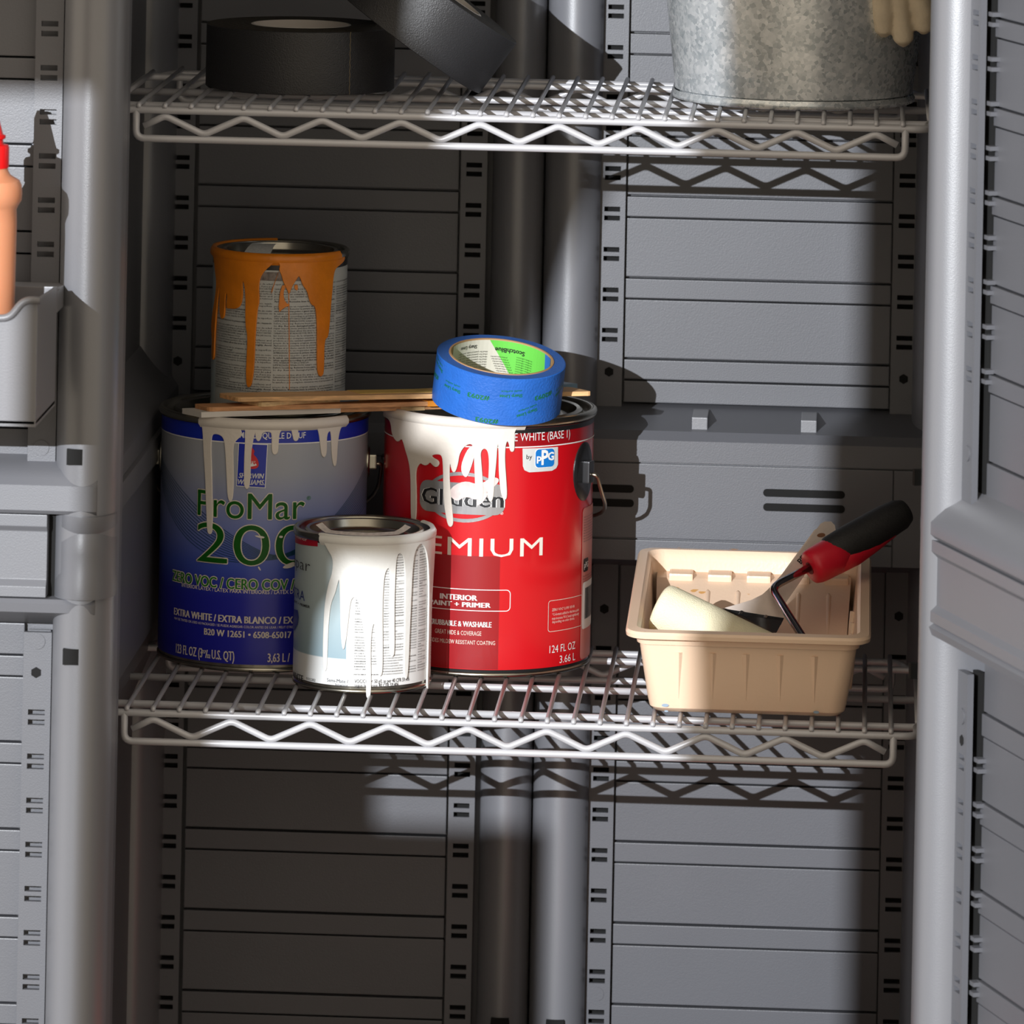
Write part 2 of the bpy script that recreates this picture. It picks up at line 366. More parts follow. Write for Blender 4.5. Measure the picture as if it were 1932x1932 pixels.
def make_door(fr, zpx, zf, length, R=.0235, slots_dark=True, gap=.014, bs=.012, bn=1, plain=False):
    """zf(py) -> height. zpx: dict of pixel rows"""
    back = fbox(fr, 0, length, -.045, -.03, ZL+.01, ZT).build('door', GREY, cab)
    zt0, zt1, zt2, zm1, zl1, zl2 = [zf(v) for v in zpx['belt']]
    pc = [(R-R*math.cos(math.pi*k/24), -.008+.030*math.sin(math.pi*k/24)) for k in range(25)]
    for z0, z1 in ((ZL+.01, ZT),):
        col = fprism(fr, [(0, -.03)]+pc+[(2*R, -.03)], z0, z1).build('door_pillar', GREYD, back, smooth=True)
    st = slotted('slotted_strip', fr, 2*R, 2*R+.0215, -.006, -.001, zf(zpx['stripU'])-.002, ZT, [zf(zpx['slotU'][0])-zpx['pitch']*k for k in range(-9, 9)], back, slots_dark)
    st2 = slotted('slotted_strip', fr, 2*R, 2*R+.0215, -.006, -.001, ZL+.01, zf(zpx['stripL']), [zf(zpx['slotL'][0])-zpx['pitch']*k for k in range(0, 14)], back, slots_dark)
    sp = 2*R+.0215
    def brd(edges):
        for a, b in zip(edges[:-1], edges[1:]):
            nar = abs(a-b) < .03
            fbox(fr, sp+.001, length, -.032, -gap+(.0015 if nar else 0), b+.0008, a-.0008).build('panel_board', GREY, back, bevel=.0007)
    e = []
    a0, b0, pit = [zf(v) for v in zpx['bandU']]+[zpx['bpitch']]
    for k in range(8, -8, -1):
        for z in (a0+pit*k, b0+pit*k):
            if zt0+.02 < z < ZT-.01: e.append(z)
    brd([ZT]+e+[zt0])
    e = []
    a0, b0 = [zf(v) for v in zpx['bandL']]
    for k in range(8, -8, -1):
        for z in (a0+pit*k, b0+pit*k):
            if ZL+.03 < z < zl2-.01: e.append(z)
    brd([zl2]+e+[ZL+.01])
    # small brackets between the strip and the recessed boards
    for k in (range(-9, 9) if plain else []):
        z = zf(zpx['slotU'][0])-zpx['pitch']*k
        if zt0+.03 < z < ZT-.02:
            for dz in (-.0038, .0038): fbox(fr, sp-.001, sp+.0085, -gap, -.0075, z+dz-.0016, z+dz+.0016).build('bracket', GREY, back)
    for k in (range(0, 14) if plain else []):
        z = zf(zpx['slotL'][0])-zpx['pitch']*k
        if ZL+.03 < z < zl2-.02:
            for dz in (-.0038, .0038): fbox(fr, sp-.001, sp+.0085, -gap, -.0075, z+dz-.0016, z+dz+.0016).build('bracket', GREY, back)
    # belt: upper lip, recessed board, rounded pillar piece, lower lip
    up = fprof(fr, [(-.03, zt0+.004), (-.012, zt0+.002), (.012*bn, zt1+.006), (.018*bn, zt1), (.022*bn, zt1-.005), (.022*bn, zt2+.003), (.019*bn, zt2), (-.03, zt2)], bs, length).build('belt_upper_lip', GREYM, back, smooth=True)
    lw = fprof(fr, [(-.03, zm1), (.019*bn, zm1), (.022*bn, zm1-.003), (.020*bn, zl1), (-.012, zl2), (-.03, zl2-.003)], bs, length).build('belt_lower_lip', GREYM, back, smooth=True)
    fprof(fr, [(-.03, zt2-.001), (.018, zt2-.001), (.018, zt2-.010), (.0145, zt2-.014), (.0145, zm1+.014), (.018, zm1+.009), (.018, zm1+.001), (-.03, zm1+.001)], bs if plain else 2*R+.003, length).build('belt_board', GREYM, back, bevel=.0005)
    if not plain: fbox(fr, 2*R-.008, 2*R+.004, -.03, .004, zm1, zt2).build('belt_gap', BLACK, back)  # black filler painted as the shade between board and pillar
    q = MB(); rows = [(zt2-.001, 1.0), (zt2-.010, 1.0), (zt2-.014, .93), (zt2-.022, 1.0), (zt2-.03, 1.0), (zm1+.02, 1.0), (zm1+.012, 1.05), (zm1+.001, 1.05)]; v = []
    for z, k in rows:
        v += [fr(R-.001-(R-.0005)*math.cos(math.pi*j/20)*k, -.008+.0325*math.sin(math.pi*j/20)*k, z) for j in range(21)]
    q.add(v, [(i*21+j, i*21+j+1, (i+1)*21+j+1, (i+1)*21+j) for i in range(len(rows)-1) for j in range(20)])
    if not plain: q.build('belt_pillar_cap', GREYM, back, smooth=True)
    for zz in (zt0+.006, zl2-.019):
        fbox(fr, zpx['hole'][0], zpx['hole'][1], .012, .0226, zz-.006, zz+.006).build('square_hole', BLACK, back)  # black block set on the pillar, painted as the hole's dark inside
    for zz in (zf(zpx['discU']), zf(zpx['discL'])): disc('mould_mark', fr, 2*R+.011, -.0002, zz, back, .006)
    hexbolt('bolt_recess', fr, 2*R+.0115, -.001, zf(zpx['hexL']), back)
    return back
XL = X(225, 600, YF)
frL = frame_of((XL, YF), (-1, 0), (0, -1))
zfL = lambda py: Z(150, py, YF-.02)
dl = make_door(frL, dict(belt=(877, 905, 972, 1133, 1158, 1192), stripU=878, stripL=1205, slotU=(60,), slotL=(1366,), pitch=.0337, bandU=(118, 160), bandL=(1420, 1461), bpitch=.0667, discU=855, discL=1222, hexL=1281, hole=(.0235, .0355)), zfL, .46, slots_dark=False)
XR = X(1743, 600, YF)
u_ = Vector((.316, -.949, 0)); n_ = Vector((-.949, -.316, 0))
ctr = Vector((XR+.0225, YF, 0)); o_ = ctr-u_*.0235
frR = frame_of((o_.x, o_.y), (u_.x, u_.y), (n_.x, n_.y))
zfR = lambda py: Z(1800, py, YF-.02)
dr = make_door(frR, dict(belt=(930, 975, 1018, 1178, 1200, 1235), stripU=940, stripL=1262, slotU=(30,), slotL=(1431,), pitch=.0335, bandU=(195, 232), bandL=(1500, 1545), bpitch=.0667, discU=850, discL=1345, hexL=1390, hole=(.001, .006)), zfR, .40, bs=.010, bn=.85, plain=True)
for d in (dl, dr):
    d['label'] = 'cabinet door standing wide open'
# ---------------------------------------------------------------- wire shelves
P_ = .6/29; RR, RT = .0019, .0029
def wire_shelf(z, label):
    root = empty('wire_shelf', (0, .15, z), label, 'shelf', 'wire shelves in the cabinet')
    L = 14.5*P_
    me = MB().tube([(0, -.003, -.0018), (0, -.0005, -.0002), (0, .004, 0), (0, .318, 0)], [RR*.9, RR*1.1, RR, RR], 8).mesh('cross_wire')
    me2 = MB().tube([(0, .035, 0), (0, .283, 0)], RR, 8).mesh('cross_wire')
    for mm in (me, me2):
        for p in mm.polygons: p.use_smooth = True
    for k in range(-1, 31):
        o = link('cross_wire', me2 if k in (-1, 30) else me, WIRE, None); o.parent = root; o.location = ((k-14.5)*P_, -.15, 0)
        bead = None
    zr = -RR-RT+.0006
    def wire(name, pts, r=RT):
        o = MB().tube([Vector(p)+Vector((0, 0, z)) for p in pts], r, 12).build(name, WIRE, root, smooth='all'); return o
    wire('front_rail', fillet([(-L-.02, .037, zr), (-L-.02, 0, zr), (L+.02, 0, zr), (L+.02, .037, zr)], .012))
    wire('outer_frame', fillet([(0, .037, zr), (L+.026, .037, zr), (L+.026, .281, zr), (-L-.026, .281, zr), (-L-.026, .037, zr), (0, .037, zr)], .012))
    wire('middle_rail', [(-L-.026, .151, zr), (L+.026, .151, zr)])
    wire('rear_rail', fillet([(-L-.015, .281, zr), (-L-.006, .315, zr), (L+.006, .315, zr), (L+.015, .281, zr)], .012))
    for y in (0, .315):
        wire('truss_rail', fillet([(-L-.002, y, zr), (-L-.002, y, -.0266), (L+.002, y, -.0266), (L+.002, y, zr)], .007))
        zz = []; t = -.0085; b = -.0226
        for k in range(1, 29, 3):
            zz.append(((k-14.5)*P_, y, t))
            if k < 28: zz.append(((k+1.5-14.5)*P_, y, b))
        zz = [(zz[0][0]-.0165, y, t-.0085)]+zz+[(zz[-1][0]+.0165, y, t-.0085)]
        wire('truss_zigzag', fillet(zz, .0042), .0027)
    return root
H2 = .4742
wire_shelf(0, 'silver wire shelf carrying the paint cans')
wire_shelf(H2, 'silver wire shelf carrying the black tape and bucket')
# ---------------------------------------------------------------- paint cans
def blend_label(name, stops, z0, z1, rough=.3, noise=0):
    M = bpy.data.materials.new(name); M.use_nodes = True; nt = M.node_tree; b = nt.nodes['Principled BSDF']; b.inputs['Roughness'].default_value = rough
    tc = nt.nodes.new('ShaderNodeTexCoord'); sp = nt.nodes.new('ShaderNodeSeparateXYZ'); mr = nt.nodes.new('ShaderNodeMapRange'); r = nt.nodes.new('ShaderNodeValToRGB')
    mr.inputs[1].default_value = z0; mr.inputs[2].default_value = z1
    nt.links.new(tc.outputs['Object'], sp.inputs[0]); nt.links.new(sp.outputs['Z'], mr.inputs[0]); nt.links.new(mr.outputs[0], r.inputs[0]); nt.links.new(r.outputs[0], b.inputs['Base Color'])
    e = r.color_ramp.elements
    while len(e) < len(stops): e.new(.5)
    for k, (p, c) in enumerate(stops): e[k].position = p; e[k].color = (*lin(c), 1)
    return M
def paint_can(label, front, lx, rx, rimpx, R, bodymat, baremat, group=None, z0=None, cy=None, cx=None, quart=False, ring=TIN):
    if z0 is None: z0 = RR
    if cy is None: cy = atz(front[0], front[1], z0).y+R
    if cx is None: cx = (X(lx[0], lx[1], cy)+X(rx[0], rx[1], cy))/2
    zt = Z(rimpx[0], rimpx[1], cy)+.0022
    c = Cyl(cx, cy, R); c.z0, c.zt = z0, zt
    c.root = empty('paint_can', (cx, cy, z0), label, 'paint can', group)
    rb = .0022 if quart else .0028
    gr = .0145 if quart else .019      # width of the lid seat
    c.body = MB().lathe([(R-.004, z0+.003), (R-.0006, z0+.004), (R-.0004, z0+.008), (R, z0+.010), (R, zt-.008), (R-.001, zt-.006)], cx, cy, 128).build('can_body', baremat, c.root, smooth=True)
    MB().lathe([(R-.006, z0+.0035), (R-.004, z0+.0005), (R-.0015, z0), (R+.0006, z0+.0012), (R+.0008, z0+.0030), (R-.0004, z0+.0042), (R-.003, z0+.0045)], cx, cy, 128).build('base_ring', ring, c.root, smooth='all')
    MB().lathe([(R-.001, zt-.0065), (R+rb*.75, zt-.006), (R+rb, zt-.004), (R+rb*.9, zt-.0015), (R+rb*.2, zt), (R-rb*.8, zt-.0005), (R-rb*1.2, zt-.002), (R-rb*1.4, zt-.0065), (R-gr*.55, zt-.0068), (R-gr*.6, zt-.0055)], cx, cy, 128).build('top_ring', ring, c.root, smooth='all')
    c.lid = MB().lathe([(R-gr*.45, zt-.0066), (R-gr*.5, zt-.0025), (R-gr*.6, zt-.0012), (R-gr*.75, zt-.0018), (R-gr*.85, zt-.0085), (R-gr*1.05, zt-.0095), (R-gr*1.15, zt-.007), (R-gr*1.35, zt-.0062), (R-gr*1.6, zt-.0062), (R-gr*1.75, zt-.0078), (R-gr*1.95, zt-.008), (.001, zt-.008)], cx, cy, 128).build('lid', ring, c.root, smooth=True)
    c.zlid = zt-.008
    c.lab = Cyl(cx, cy, R+.0002)
    return c
def label_skin(c, material, a0=-math.pi, a1=math.pi, z0=None, z1=None, name='paper_label', h=.0002, parent=None):
    z0 = z0 if z0 is not None else c.z0+.0065; z1 = z1 if z1 is not None else c.zt-.0075
    return MB().lathe([(c.R+h, z0), (c.R+h, z1)], c.cx, c.cy, 128, a0, a1).build(name, material, parent or c.root, smooth='all')
def px_angle(c, px, py): return c.uv(px, py)[0]/c.R
def rim_paint(c, a0, a1, material, name='rim_paint', quart=False):
    rb = .0022 if quart else .0028; R, zt = c.R, c.zt; e = .0006
    n = max(8, int(abs(a1-a0)*24))
    return MB().lathe([(R-.0002, zt-.0095), (R+rb*.6, zt-.0075), (R+rb+e, zt-.0055), (R+rb+e, zt-.0025), (R+rb*.4, zt+e), (R-rb*.6, zt+e*.8), (R-rb*1.1, zt-.001)], c.cx, c.cy, n, a0, a1).build(name, material, c.root, smooth='all')
def ear(c, ang, zc, plate, metal, sx=.012, sz=.021):
    Mx = Matrix.Translation((c.cx, c.cy, 0)) @ Matrix.Rotation(ang, 4, 'Z')
    q = MB(); pts = ellipse(0, 0, sx, sz, 28)
    v = []
    for h, k in ((-.001, 1), (.0012, 1), (.0022, .9)): v += [(c.R+h-.5*(p[0]*k)**2/c.R, p[0]*k, zc+p[1]*k) for p in pts]
    n = len(pts); q.add(v, [(i+r*n, (i+1) % n+r*n, (i+1) % n+(r+1)*n, i+(r+1)*n) for r in (0, 1) for i in range(n)]+[tuple(range(2*n, 3*n))])
    # local x is outward; turn so that angle 0 faces -y and positive goes to +x
    return q, Mx
def add_ears(c, angs, zc, plate, knob, wire_m, sx=.012, sz=.021, drop=.075, bulge=.012, kz=.008):
    ends = []
    for a in angs:
        q, Mx = ear(c, a-math.pi/2, zc, plate, knob, sx, sz)
        e = q.build('handle_ear', plate, c.root, smooth=True, M=Mx)
        b = MB().box(c.R+.001, c.R+.0075, -.005, .005, zc-kz, zc+kz).build('ear_socket', knob, e, bevel=.0012, M=Mx)
        ends.append(Mx @ Vector((c.R+.006, 0, zc-.002)))
    # wire bail hanging down behind the can
    A, B = ends; pts = []
    o0 = (A-Vector((c.cx, c.cy, A.z))).normalized(); o1 = (B-Vector((c.cx, c.cy, B.z))).normalized()
    a0, a1 = angs
    pts = [A, A+o0*.006]
    for k in range(1, 20):
        t = k/20; an = a0+(a1-a0)*t; r = c.R+bulge-.003*math.sin(math.pi*t); zz = zc-.002-drop*math.sin(math.pi*t)**.6
        pts.append(Vector((c.cx+r*math.sin(an), c.cy-r*math.cos(an), zz)))
    pts += [B+o1*.006, B]
    MB().tube(fillet(pts, .004, 3), .0016, 8).build('bail_handle', wire_m, c.root, smooth='all')
PAINTW = mat('dried_white_paint', (222, 214, 204), .42, bump=.25, bscale=250)
PAINTG = mat('dried_grey_white_paint', (232, 231, 226), .38, bump=.25, bscale=250)
PAINTO = mat('dried_orange_paint', (222, 128, 22), .38, bump=.35, bscale=220, vary=.10, vscale=60)
EARB = mat('black_plastic', (26, 25, 26), .35)
ZINC = mat('zinc_wire', (176, 165, 150), .3, metal=1)
def crop(ox, oy, k, pts): return [(ox+x/k, oy+y/k) for x, y in pts]
# ------------- blue gallon can
BLUEL = blend_label('blue_gradient_label', [(0, (28, 30, 150)), (.28, (32, 36, 158)), (.42, (62, 82, 178)), (.62, (118, 130, 186)), (.85, (158, 163, 176)), (1, (166, 169, 176))], .012, .19)
c1 = paint_can('blue and silver gallon paint can with white drips and green lettering', (490, 1270), (299, 1000), (697, 830), (309, 764), .0846, None, TIN, 'gallon paint cans')
L1 = c1.lab
s1 = label_skin(c1, BLUEL)
NAVY = mat('royal_blue_print', (22, 44, 168), .3)
zb0, zb1 = L1.uv(497, 836)[1], L1.uv(497, 803)[1]
label_skin(c1, NAVY, z0=zb0, z1=zb1+.003, name='colour_band', h=.0005, parent=s1)
label_skin(c1, WHITE, z0=zb0-.0009, z1=zb0, name='band_edge', h=.0005, parent=s1)
# fan of thin green lines
ls = []
for i in range(13):
    t = i/12; a = L1.uv(305-2*t, 856+6*t); cuv = L1.uv(480-95*t, 1000+25*t+60*t*(1-t)); b_ = L1.uv(520-25*t, 1050+15*t); d_ = L1.uv(690, 860+70*t)
    m1 = L1.uv(352-22*t, 915+95*t); pts = []
    P0, P1, P2, P3 = a, m1, L1.uv(385+20*t, 985+90*t), L1.uv(505-10*t, 1045+12*t)
    for k in range(25):
        s = k/24; pts.append(tuple((1-s)**3*P0[j]+3*s*(1-s)**2*P1[j]+3*s*s*(1-s)*P2[j]+s**3*P3[j] for j in (0, 1)))
    Q1, Q2, Q3 = L1.uv(560, 1060-5*t), L1.uv(610, 985+30*t), L1.uv(690, 872+75*t)
    for k in range(1, 17):
        s = k/16; pts.append(tuple((1-s)**3*P3[j]+3*s*(1-s)**2*Q1[j]+3*s*s*(1-s)*Q2[j]+s**3*Q3[j] for j in (0, 1)))
    ls.append(stroke_uv(pts, .0005))
L1.put('fan_lines', join(ls), .0004, mat('dark_teal_print', (14, 62, 92), .35), s1)
def outlined(c, name, t, l, r, top, parent, off, inner, outer, o2=.03, toff=0, **k):
    (u0, z0), (u1, z1) = c.uv(*l), c.uv(*r); cap = c.uv(*top)[1]-z0; z = (z0+z1)/2
    a = join([text_uv(t, u0+d, u1+d, z, cap, res=8, off=toff, **k) for d in (-off, off)])
    bs_ = []
    for q in range(8):
        m_ = text_uv(t, u0, u1, z, cap, res=8, off=toff, **k); dx, dy = o2*math.cos(q*math.pi/4), o2*math.sin(q*math.pi/4)
        for v in m_.vertices: v.co.x += dx; v.co.y += dy
        bs_.append(m_)
    b = join(bs_)
    c.put(name, b, .0006, outer, parent); c.put(name, a, .0009, inner, parent)
outlined(L1, 'lettering', 'ProMar', (374, 972), (574, 977), (374, 924), s1, .0, GREENP, CREAM, .0008, toff=0)
outlined(L1, 'lettering', '200', (372, 1060), (583, 1062), (372, 985), s1, .0, GREENP, CREAM, .0009, toff=-.008)
outlined(L1, 'lettering', 'ZERO VOC / CERO COV / SANS', (327, 1088), (608, 1114), (327, 1069), s1, .0002, GREENP, CREAM, .0008)
L1.text('lettering', 'INTERIOR LATEX / LATEX PARA INTERIORES / LATEX D', (344, 1104), (553, 1122), (344, 1097), CREAM, s1, off=.006)
L1.text('lettering', 'EXTRA WHITE / EXTRA BLANCO / EX', (329.6, 1157), (552, 1177.8), (329.6, 1144), CREAM, s1, bold=.0003)
L1.text('lettering', 'MAY BE TINTED OR USED AS PACKAGED / SE PUEDE AGREGAR COLOR ANTES DE USAR / PEUT ETRE', (330, 1166), (552, 1186.8), (330, 1161.6), CREAM, s1, off=.0)
L1.text('lettering', 'B20 W 12651 \u2022 6508-65017', (386, 1196), (549, 1204), (386, 1184), CREAM, s1, bold=.00025)
L1.text('lettering', '123 FL OZ (3', (333, 1231), (382, 1240), (333, 1214), CREAM, s1, bold=.0002)
L1.text('lettering', '27', (382, 1232), (389, 1233), (382, 1226), CREAM, s1, bold=.0002)
L1.text('lettering', '/', (388, 1241), (392, 1241), (388, 1226), CREAM, s1, bold=.0002)
L1.text('lettering', '32', (391, 1241), (397, 1242), (391, 1234), CREAM, s1, bold=.0002)
L1.text('lettering', 'U.S. QT)', (400, 1243), (442, 1246), (400, 1226), CREAM, s1, bold=.0002)
L1.text('lettering', '3,63 L /', (505, 1248), (546, 1249), (505, 1232), CREAM, s1, bold=.0002)
L1.text('lettering', 'SEMI / COQUILLE D\u2019OUF', (440, 823), (576, 828), (440, 812), WHITE, s1, off=.01, h=.0008)
L1.text('lettering', '\u00ae', (578, 943), (586, 943), (578, 936), GREENP, s1)
# emblem
L1.poly('emblem_border', [(450, 835), (505.5, 838), (501, 921), (446, 917)], WHITE, s1, h=.0004)
L1.poly('emblem_field', [(451.5, 836.5), (504, 839.5), (499.6, 919.4), (447.5, 915.6)], NAVY, s1, h=.0007)
L1.poly('emblem_figure', crop(290, 740, 6.44, [(1175, 650), (1215, 690), (1230, 720), (1210, 750), (1260, 800), (1280, 870), (1270, 910), (1235, 930), (1180, 930), (1140, 900), (1125, 850), (1150, 780), (1140, 700)]), REDM, s1, h=.0010, sm=2)
L1.poly('emblem_figure', crop(290, 740, 6.44, [(1165, 900), (1200, 850), (1225, 880), (1240, 860), (1255, 885), (1200, 900)]), WHITE, s1, h=.0012)
L1.text('lettering', 'S.W.P', (472, 873), (482, 873.5), (472, 869), WHITE, s1, h=.0013)
L1.text('lettering', 'SHERWIN', (451, 900), (498, 904), (451, 890.5), WHITE, s1, h=.0010, bold=.00015, shear=.25)
L1.text('lettering', 'WILLIAMS.', (449.5, 912), (499, 916), (449.5, 902.5), WHITE, s1, h=.0010, bold=.00015, shear=.25)
# drips
d1 = crop(290, 740, 6.44, [(580,300),(600,400),(612,520),(618,700),(630,900),(640,1050),(645,1250),(655,1480),(662,1690),(690,1725),(716,1690),(720,1450),(712,1100),(708,900),(700,700),(705,560),(720,505),(770,498),(830,520),(865,570),(880,700),(890,900),(900,1100),(908,1270),(935,1335),(962,1280),(972,1100),(968,900),(965,700),(975,610),(1040,545),(1075,500),(1050,450),(1075,415),(1110,450),(1125,480),(1118,600),(1108,800),(1105,1000),(1105,1130),(1135,1180),(1165,1130),(1175,950),(1180,750),(1200,600),(1225,500),(1240,470),(1245,550),(1270,595),(1300,560),(1315,480),(1420,470),(1440,520),(1437,650),(1443,735),(1475,755),(1507,720),(1510,600),(1520,500),(1550,450),(1620,410),(1670,440),(1690,530),(1700,578),(1730,590),(1757,550),(1740,450),(1760,410)])
d1 += crop(0, 644, 3, [(1770,478),(1800,490),(1813,600),(1818,642),(1832,656),(1844,630),(1843,530),(1860,500),(1872,520),(1876,650),(1887,710),(1899,690),(1905,560),(1922,480),(1950,470),(1958,440)])
d1 += [(652.5, 783), (620, 792), (575, 798), (520, 800), (470, 798), (420, 792)]
c1.poly('paint_drips', d1, PAINTW, c1.root, h=.0002, bevel=.0005, thick=.0001, sm=2, smooth=True)
rim_paint(c1, px_angle(c1, 379, 800), px_angle(c1, 652, 800), PAINTW)
# scuffs of white paint
for q in ([(480,1009),(500,1012),(497,1016),(484,1013)], [(527,1010),(534,1011),(532,1015),(526,1014)], [(536,1066),(556,1058),(558,1066),(545,1072),(532,1072)], [(486,1069),(489,1068),(493,1076),(490,1076)]):
    L1.poly('paint_scuff', q, PAINTW, s1, h=.0011, sm=1)
add_ears(c1, (math.radians(96), math.radians(268)), Z(690, 873, c1.cy), TIN, TIN, ZINC, sx=.011, sz=.013, kz=.006, drop=.06)
# ------------- red gallon can
REDL = mat('red_label', (196, 12, 24), .26, spec=.6, coat=.3)
REDD = mat('dark_red_label', (150, 12, 22), .28, spec=.6, coat=.3)
c2 = paint_can('red gallon paint can with thick white drips over an oval emblem', (935, 1280), (720, 900), (1123, 900), (1126, 773), .0858, None, EARB, 'gallon paint cans')
L2 = c2.lab; s2 = label_skin(c2, REDL)
zw = L2.uv(1000, 843)[1]
label_skin(c2, REDD, z0=zw, z1=c2.zt-.0115, name='colour_band', h=.0003, parent=s2)
label_skin(c2, WHITE, z0=zw-.0005, z1=zw+.0004, name='band_edge', h=.0006, parent=s2)
MB().lathe([(c2.R+.0005, c2.zt-.0075), (c2.R+.0005, c2.zt-.0115)], c2.cx, c2.cy, 128).build('black_collar', EARB, c2.root, smooth='all')
# darker lower left field of the label
a_, b_ = px_angle(c2, 700, 1150), px_angle(c2, 941, 1180)
label_skin(c2, REDD, a0=-1.5, a1=b_, z0=c2.z0+.007, z1=L2.uv(940, 1050)[1], name='dark_field', h=.0003, parent=s2)
L2.text('lettering', 'E WHITE (BASE 1)', (970, 831), (1074, 826), (970, 816), WHITE, s2, pre='PUR', h=.0008, off=-.006)
L2.poly('maker_badge', [(985.5, 846), (1052, 843), (1052, 876), (1049, 883), (1041, 888), (998, 891), (989, 887), (986, 879)], mat('badge_grey', (205, 207, 205), .35), s2, h=.0005)
L2.text('lettering', 'by', (992.5, 866), (1003, 865.5), (992.5, 857.5), BLACKP, s2, h=.0008)
BLUEP = mat('badge_blue', (22, 116, 196), .35)
L2.put('badge_field', curve_mesh([rrect(L2.uv(1008.5, 866)[0], L2.uv(1045.5, 866)[0], L2.uv(1027, 882)[1], L2.uv(1027, 846)[1], .003)]), .0007, WHITE, s2)
L2.put('badge_field', curve_mesh([rrect(L2.uv(1009.5, 866)[0], L2.uv(1044.5, 866)[0], L2.uv(1027, 881)[1], L2.uv(1027, 847)[1], .003)]), .0009, BLUEP, s2)
L2.text('lettering', 'p', (1011.5, 869.5), (1020.5, 869), (1011.5, 857), WHITE, s2, h=.0012, off=.03)
L2.text('lettering', 'P', (1020, 876), (1033, 875), (1020, 850), WHITE, s2, h=.0012, off=.03)
L2.text('lettering', 'G', (1032, 868), (1043.5, 867), (1032, 853.5), WHITE, s2, h=.0012, off=.03)
# oval emblem
SILV = mat('silver_print', (176, 176, 178), .25, metal=.6)
oc = L2.uv(874, 938); ru = (L2.uv(945, 938)[0]-L2.uv(800, 938)[0])/2; rv = (L2.uv(874, 890)[1]-L2.uv(874, 985)[1])/2
L2.put('oval_ring', curve_mesh([ellipse(oc[0], oc[1], ru, rv), ellipse(oc[0], oc[1], ru*.93, rv*.86)[::-1]]), .0005, SILV, s2)
gu0, gu1 = L2.uv(793, 936)[0], L2.uv(953, 936)[0]; gz = L2.uv(874, 956)[1]; gt = L2.uv(874, 925)[1]
L2.put('oval_ring', curve_mesh([rrect(gu0, gu1, gz-.006, gt+.006, .008)]), .0006, SILV, s2)
L2.text('lettering', 'Glidden', (797, 949), (950, 956), (797, 919), WHITE, s2, h=.0008, bold=.001)
L2.text('lettering', 'Glidden', (798, 949), (949, 956), (798, 919), BLACKP, s2, h=.0011, bold=.0005)
L2.text('lettering', '\u00ae', (943.5, 971), (949.5, 971), (943.5, 966), WHITE, s2)
L2.text('lettering', 'EMIUM', (809, 1045), (1023, 1045), (809, 1011), CREAM, s2, pre='PR', off=.0, space=1.1)
bu0, bu1 = L2.uv(735, 1130)[0], L2.uv(963, 1130)[0]; bz0, bz1 = L2.uv(900, 1153)[1], L2.uv(900, 1112)[1]
L2.put('text_frame', curve_mesh([rrect(bu0, bu1, bz0, bz1, .0035), rrect(bu0+.0006, bu1-.0006, bz0+.0006, bz1-.0006, .003)[::-1]]), .0005, WHITE, s2)
L2.text('lettering', 'INTERIOR', (831, 1129.8), (900, 1132.5), (831, 1119.8), WHITE, s2, bold=.00035)
L2.text('lettering', 'AINT + PRIMER', (818, 1141), (925, 1145.5), (818, 1132), WHITE, s2, pre='P', bold=.00035, space=1.05)
L2.text('lettering', 'RUBBABLE & WASHABLE', (817, 1179), (927, 1181.5), (817, 1169), WHITE, s2, pre='SC', bold=.0002)
L2.text('lettering', 'GREAT HIDE & COVERAGE', (821, 1195), (908, 1198), (821, 1187), CREAM, s2, off=-.004)
L2.text('lettering', 'DES MILDEW RESISTANT COATING', (817, 1211.5), (934, 1215.5), (817, 1204), CREAM, s2, pre='PROVI', off=-.004)
L2.text('lettering', '124 FL OZ', (1036, 1231), (1084, 1225), (1036, 1217), WHITE, s2, off=-.003)
L2.text('lettering', '3.66 L', (1055, 1250), (1084, 1246), (1055, 1236), WHITE, s2, off=-.003)
xu0, xu1 = L2.uv(1033.5, 1160)[0], L2.uv(1097, 1160)[0]; xz0, xz1 = L2.uv(1060, 1189)[1], L2.uv(1060, 1130)[1]
L2.put('text_frame', curve_mesh([rrect(xu0, xu1, xz0, xz1, .0025), rrect(xu0+.0004, xu1-.0004, xz0+.0004, xz1-.0004, .0022)[::-1]]), .0005, CREAM, s2)
for k, t in enumerate(('ZERO VOC* LOW ODOR', '*Colorants added to this base paint', 'may increase VOC levels significantly', 'depending on color choice.')):
    L2.text('lettering', t, (1041, 1152.5+7.5*k), (1083+(8 if k in (1, 2) else 0), 1146.5+7.5*k), (1041, 1147.5+7.5*k), CREAM, s2, off=-.004, res=1)
PINK = mat('pink_panel', (205, 128, 120), .4)
pu0, pu1 = L2.uv(1098, 1000)[0], c2.R*2.4; pz0, pz1 = c2.z0+.0075, L2.uv(1110, 955)[1]
L2.put('text_panel', curve_mesh([rrect(pu0, pu1, pz0, pz1, .004)]), .0004, PINK, s2)
rows = []
for k in range(30):
    z = pz1-.008-k*.0022
    if z < pz0+.002 or pz1-.055 < z < pz1-.03 or pz1-.095 < z < pz1-.062: continue
    rows.append(text_uv('Ask your store about disposal and clean up of paint', pu0+.002, pu0+.05, z, .0012, res=1))
L2.put('small_print', join(rows), .0007, BLACKP, s2, step=.008)
bq0 = L2.uv(1098, 1105)[0]; bzt, bzb = L2.uv(1112, 1092)[1], L2.uv(1112, 1178)[1]
L2.put('barcode_panel', curve_mesh([rrect(bq0, bq0+.04, bzb, bzt, .003)]), .0006, WHITE, s2)
bars = []; uu = bq0+.005
rnd = random.Random(3)
while uu < bq0+.034:
    wd = rnd.choice((.0006, .0009, .0014)); bars.append(curve_mesh([[(uu, bzb+.008), (uu+wd, bzb+.008), (uu+wd, bzt-.005), (uu, bzt-.005)]])); uu += wd+rnd.choice((.0007, .001))
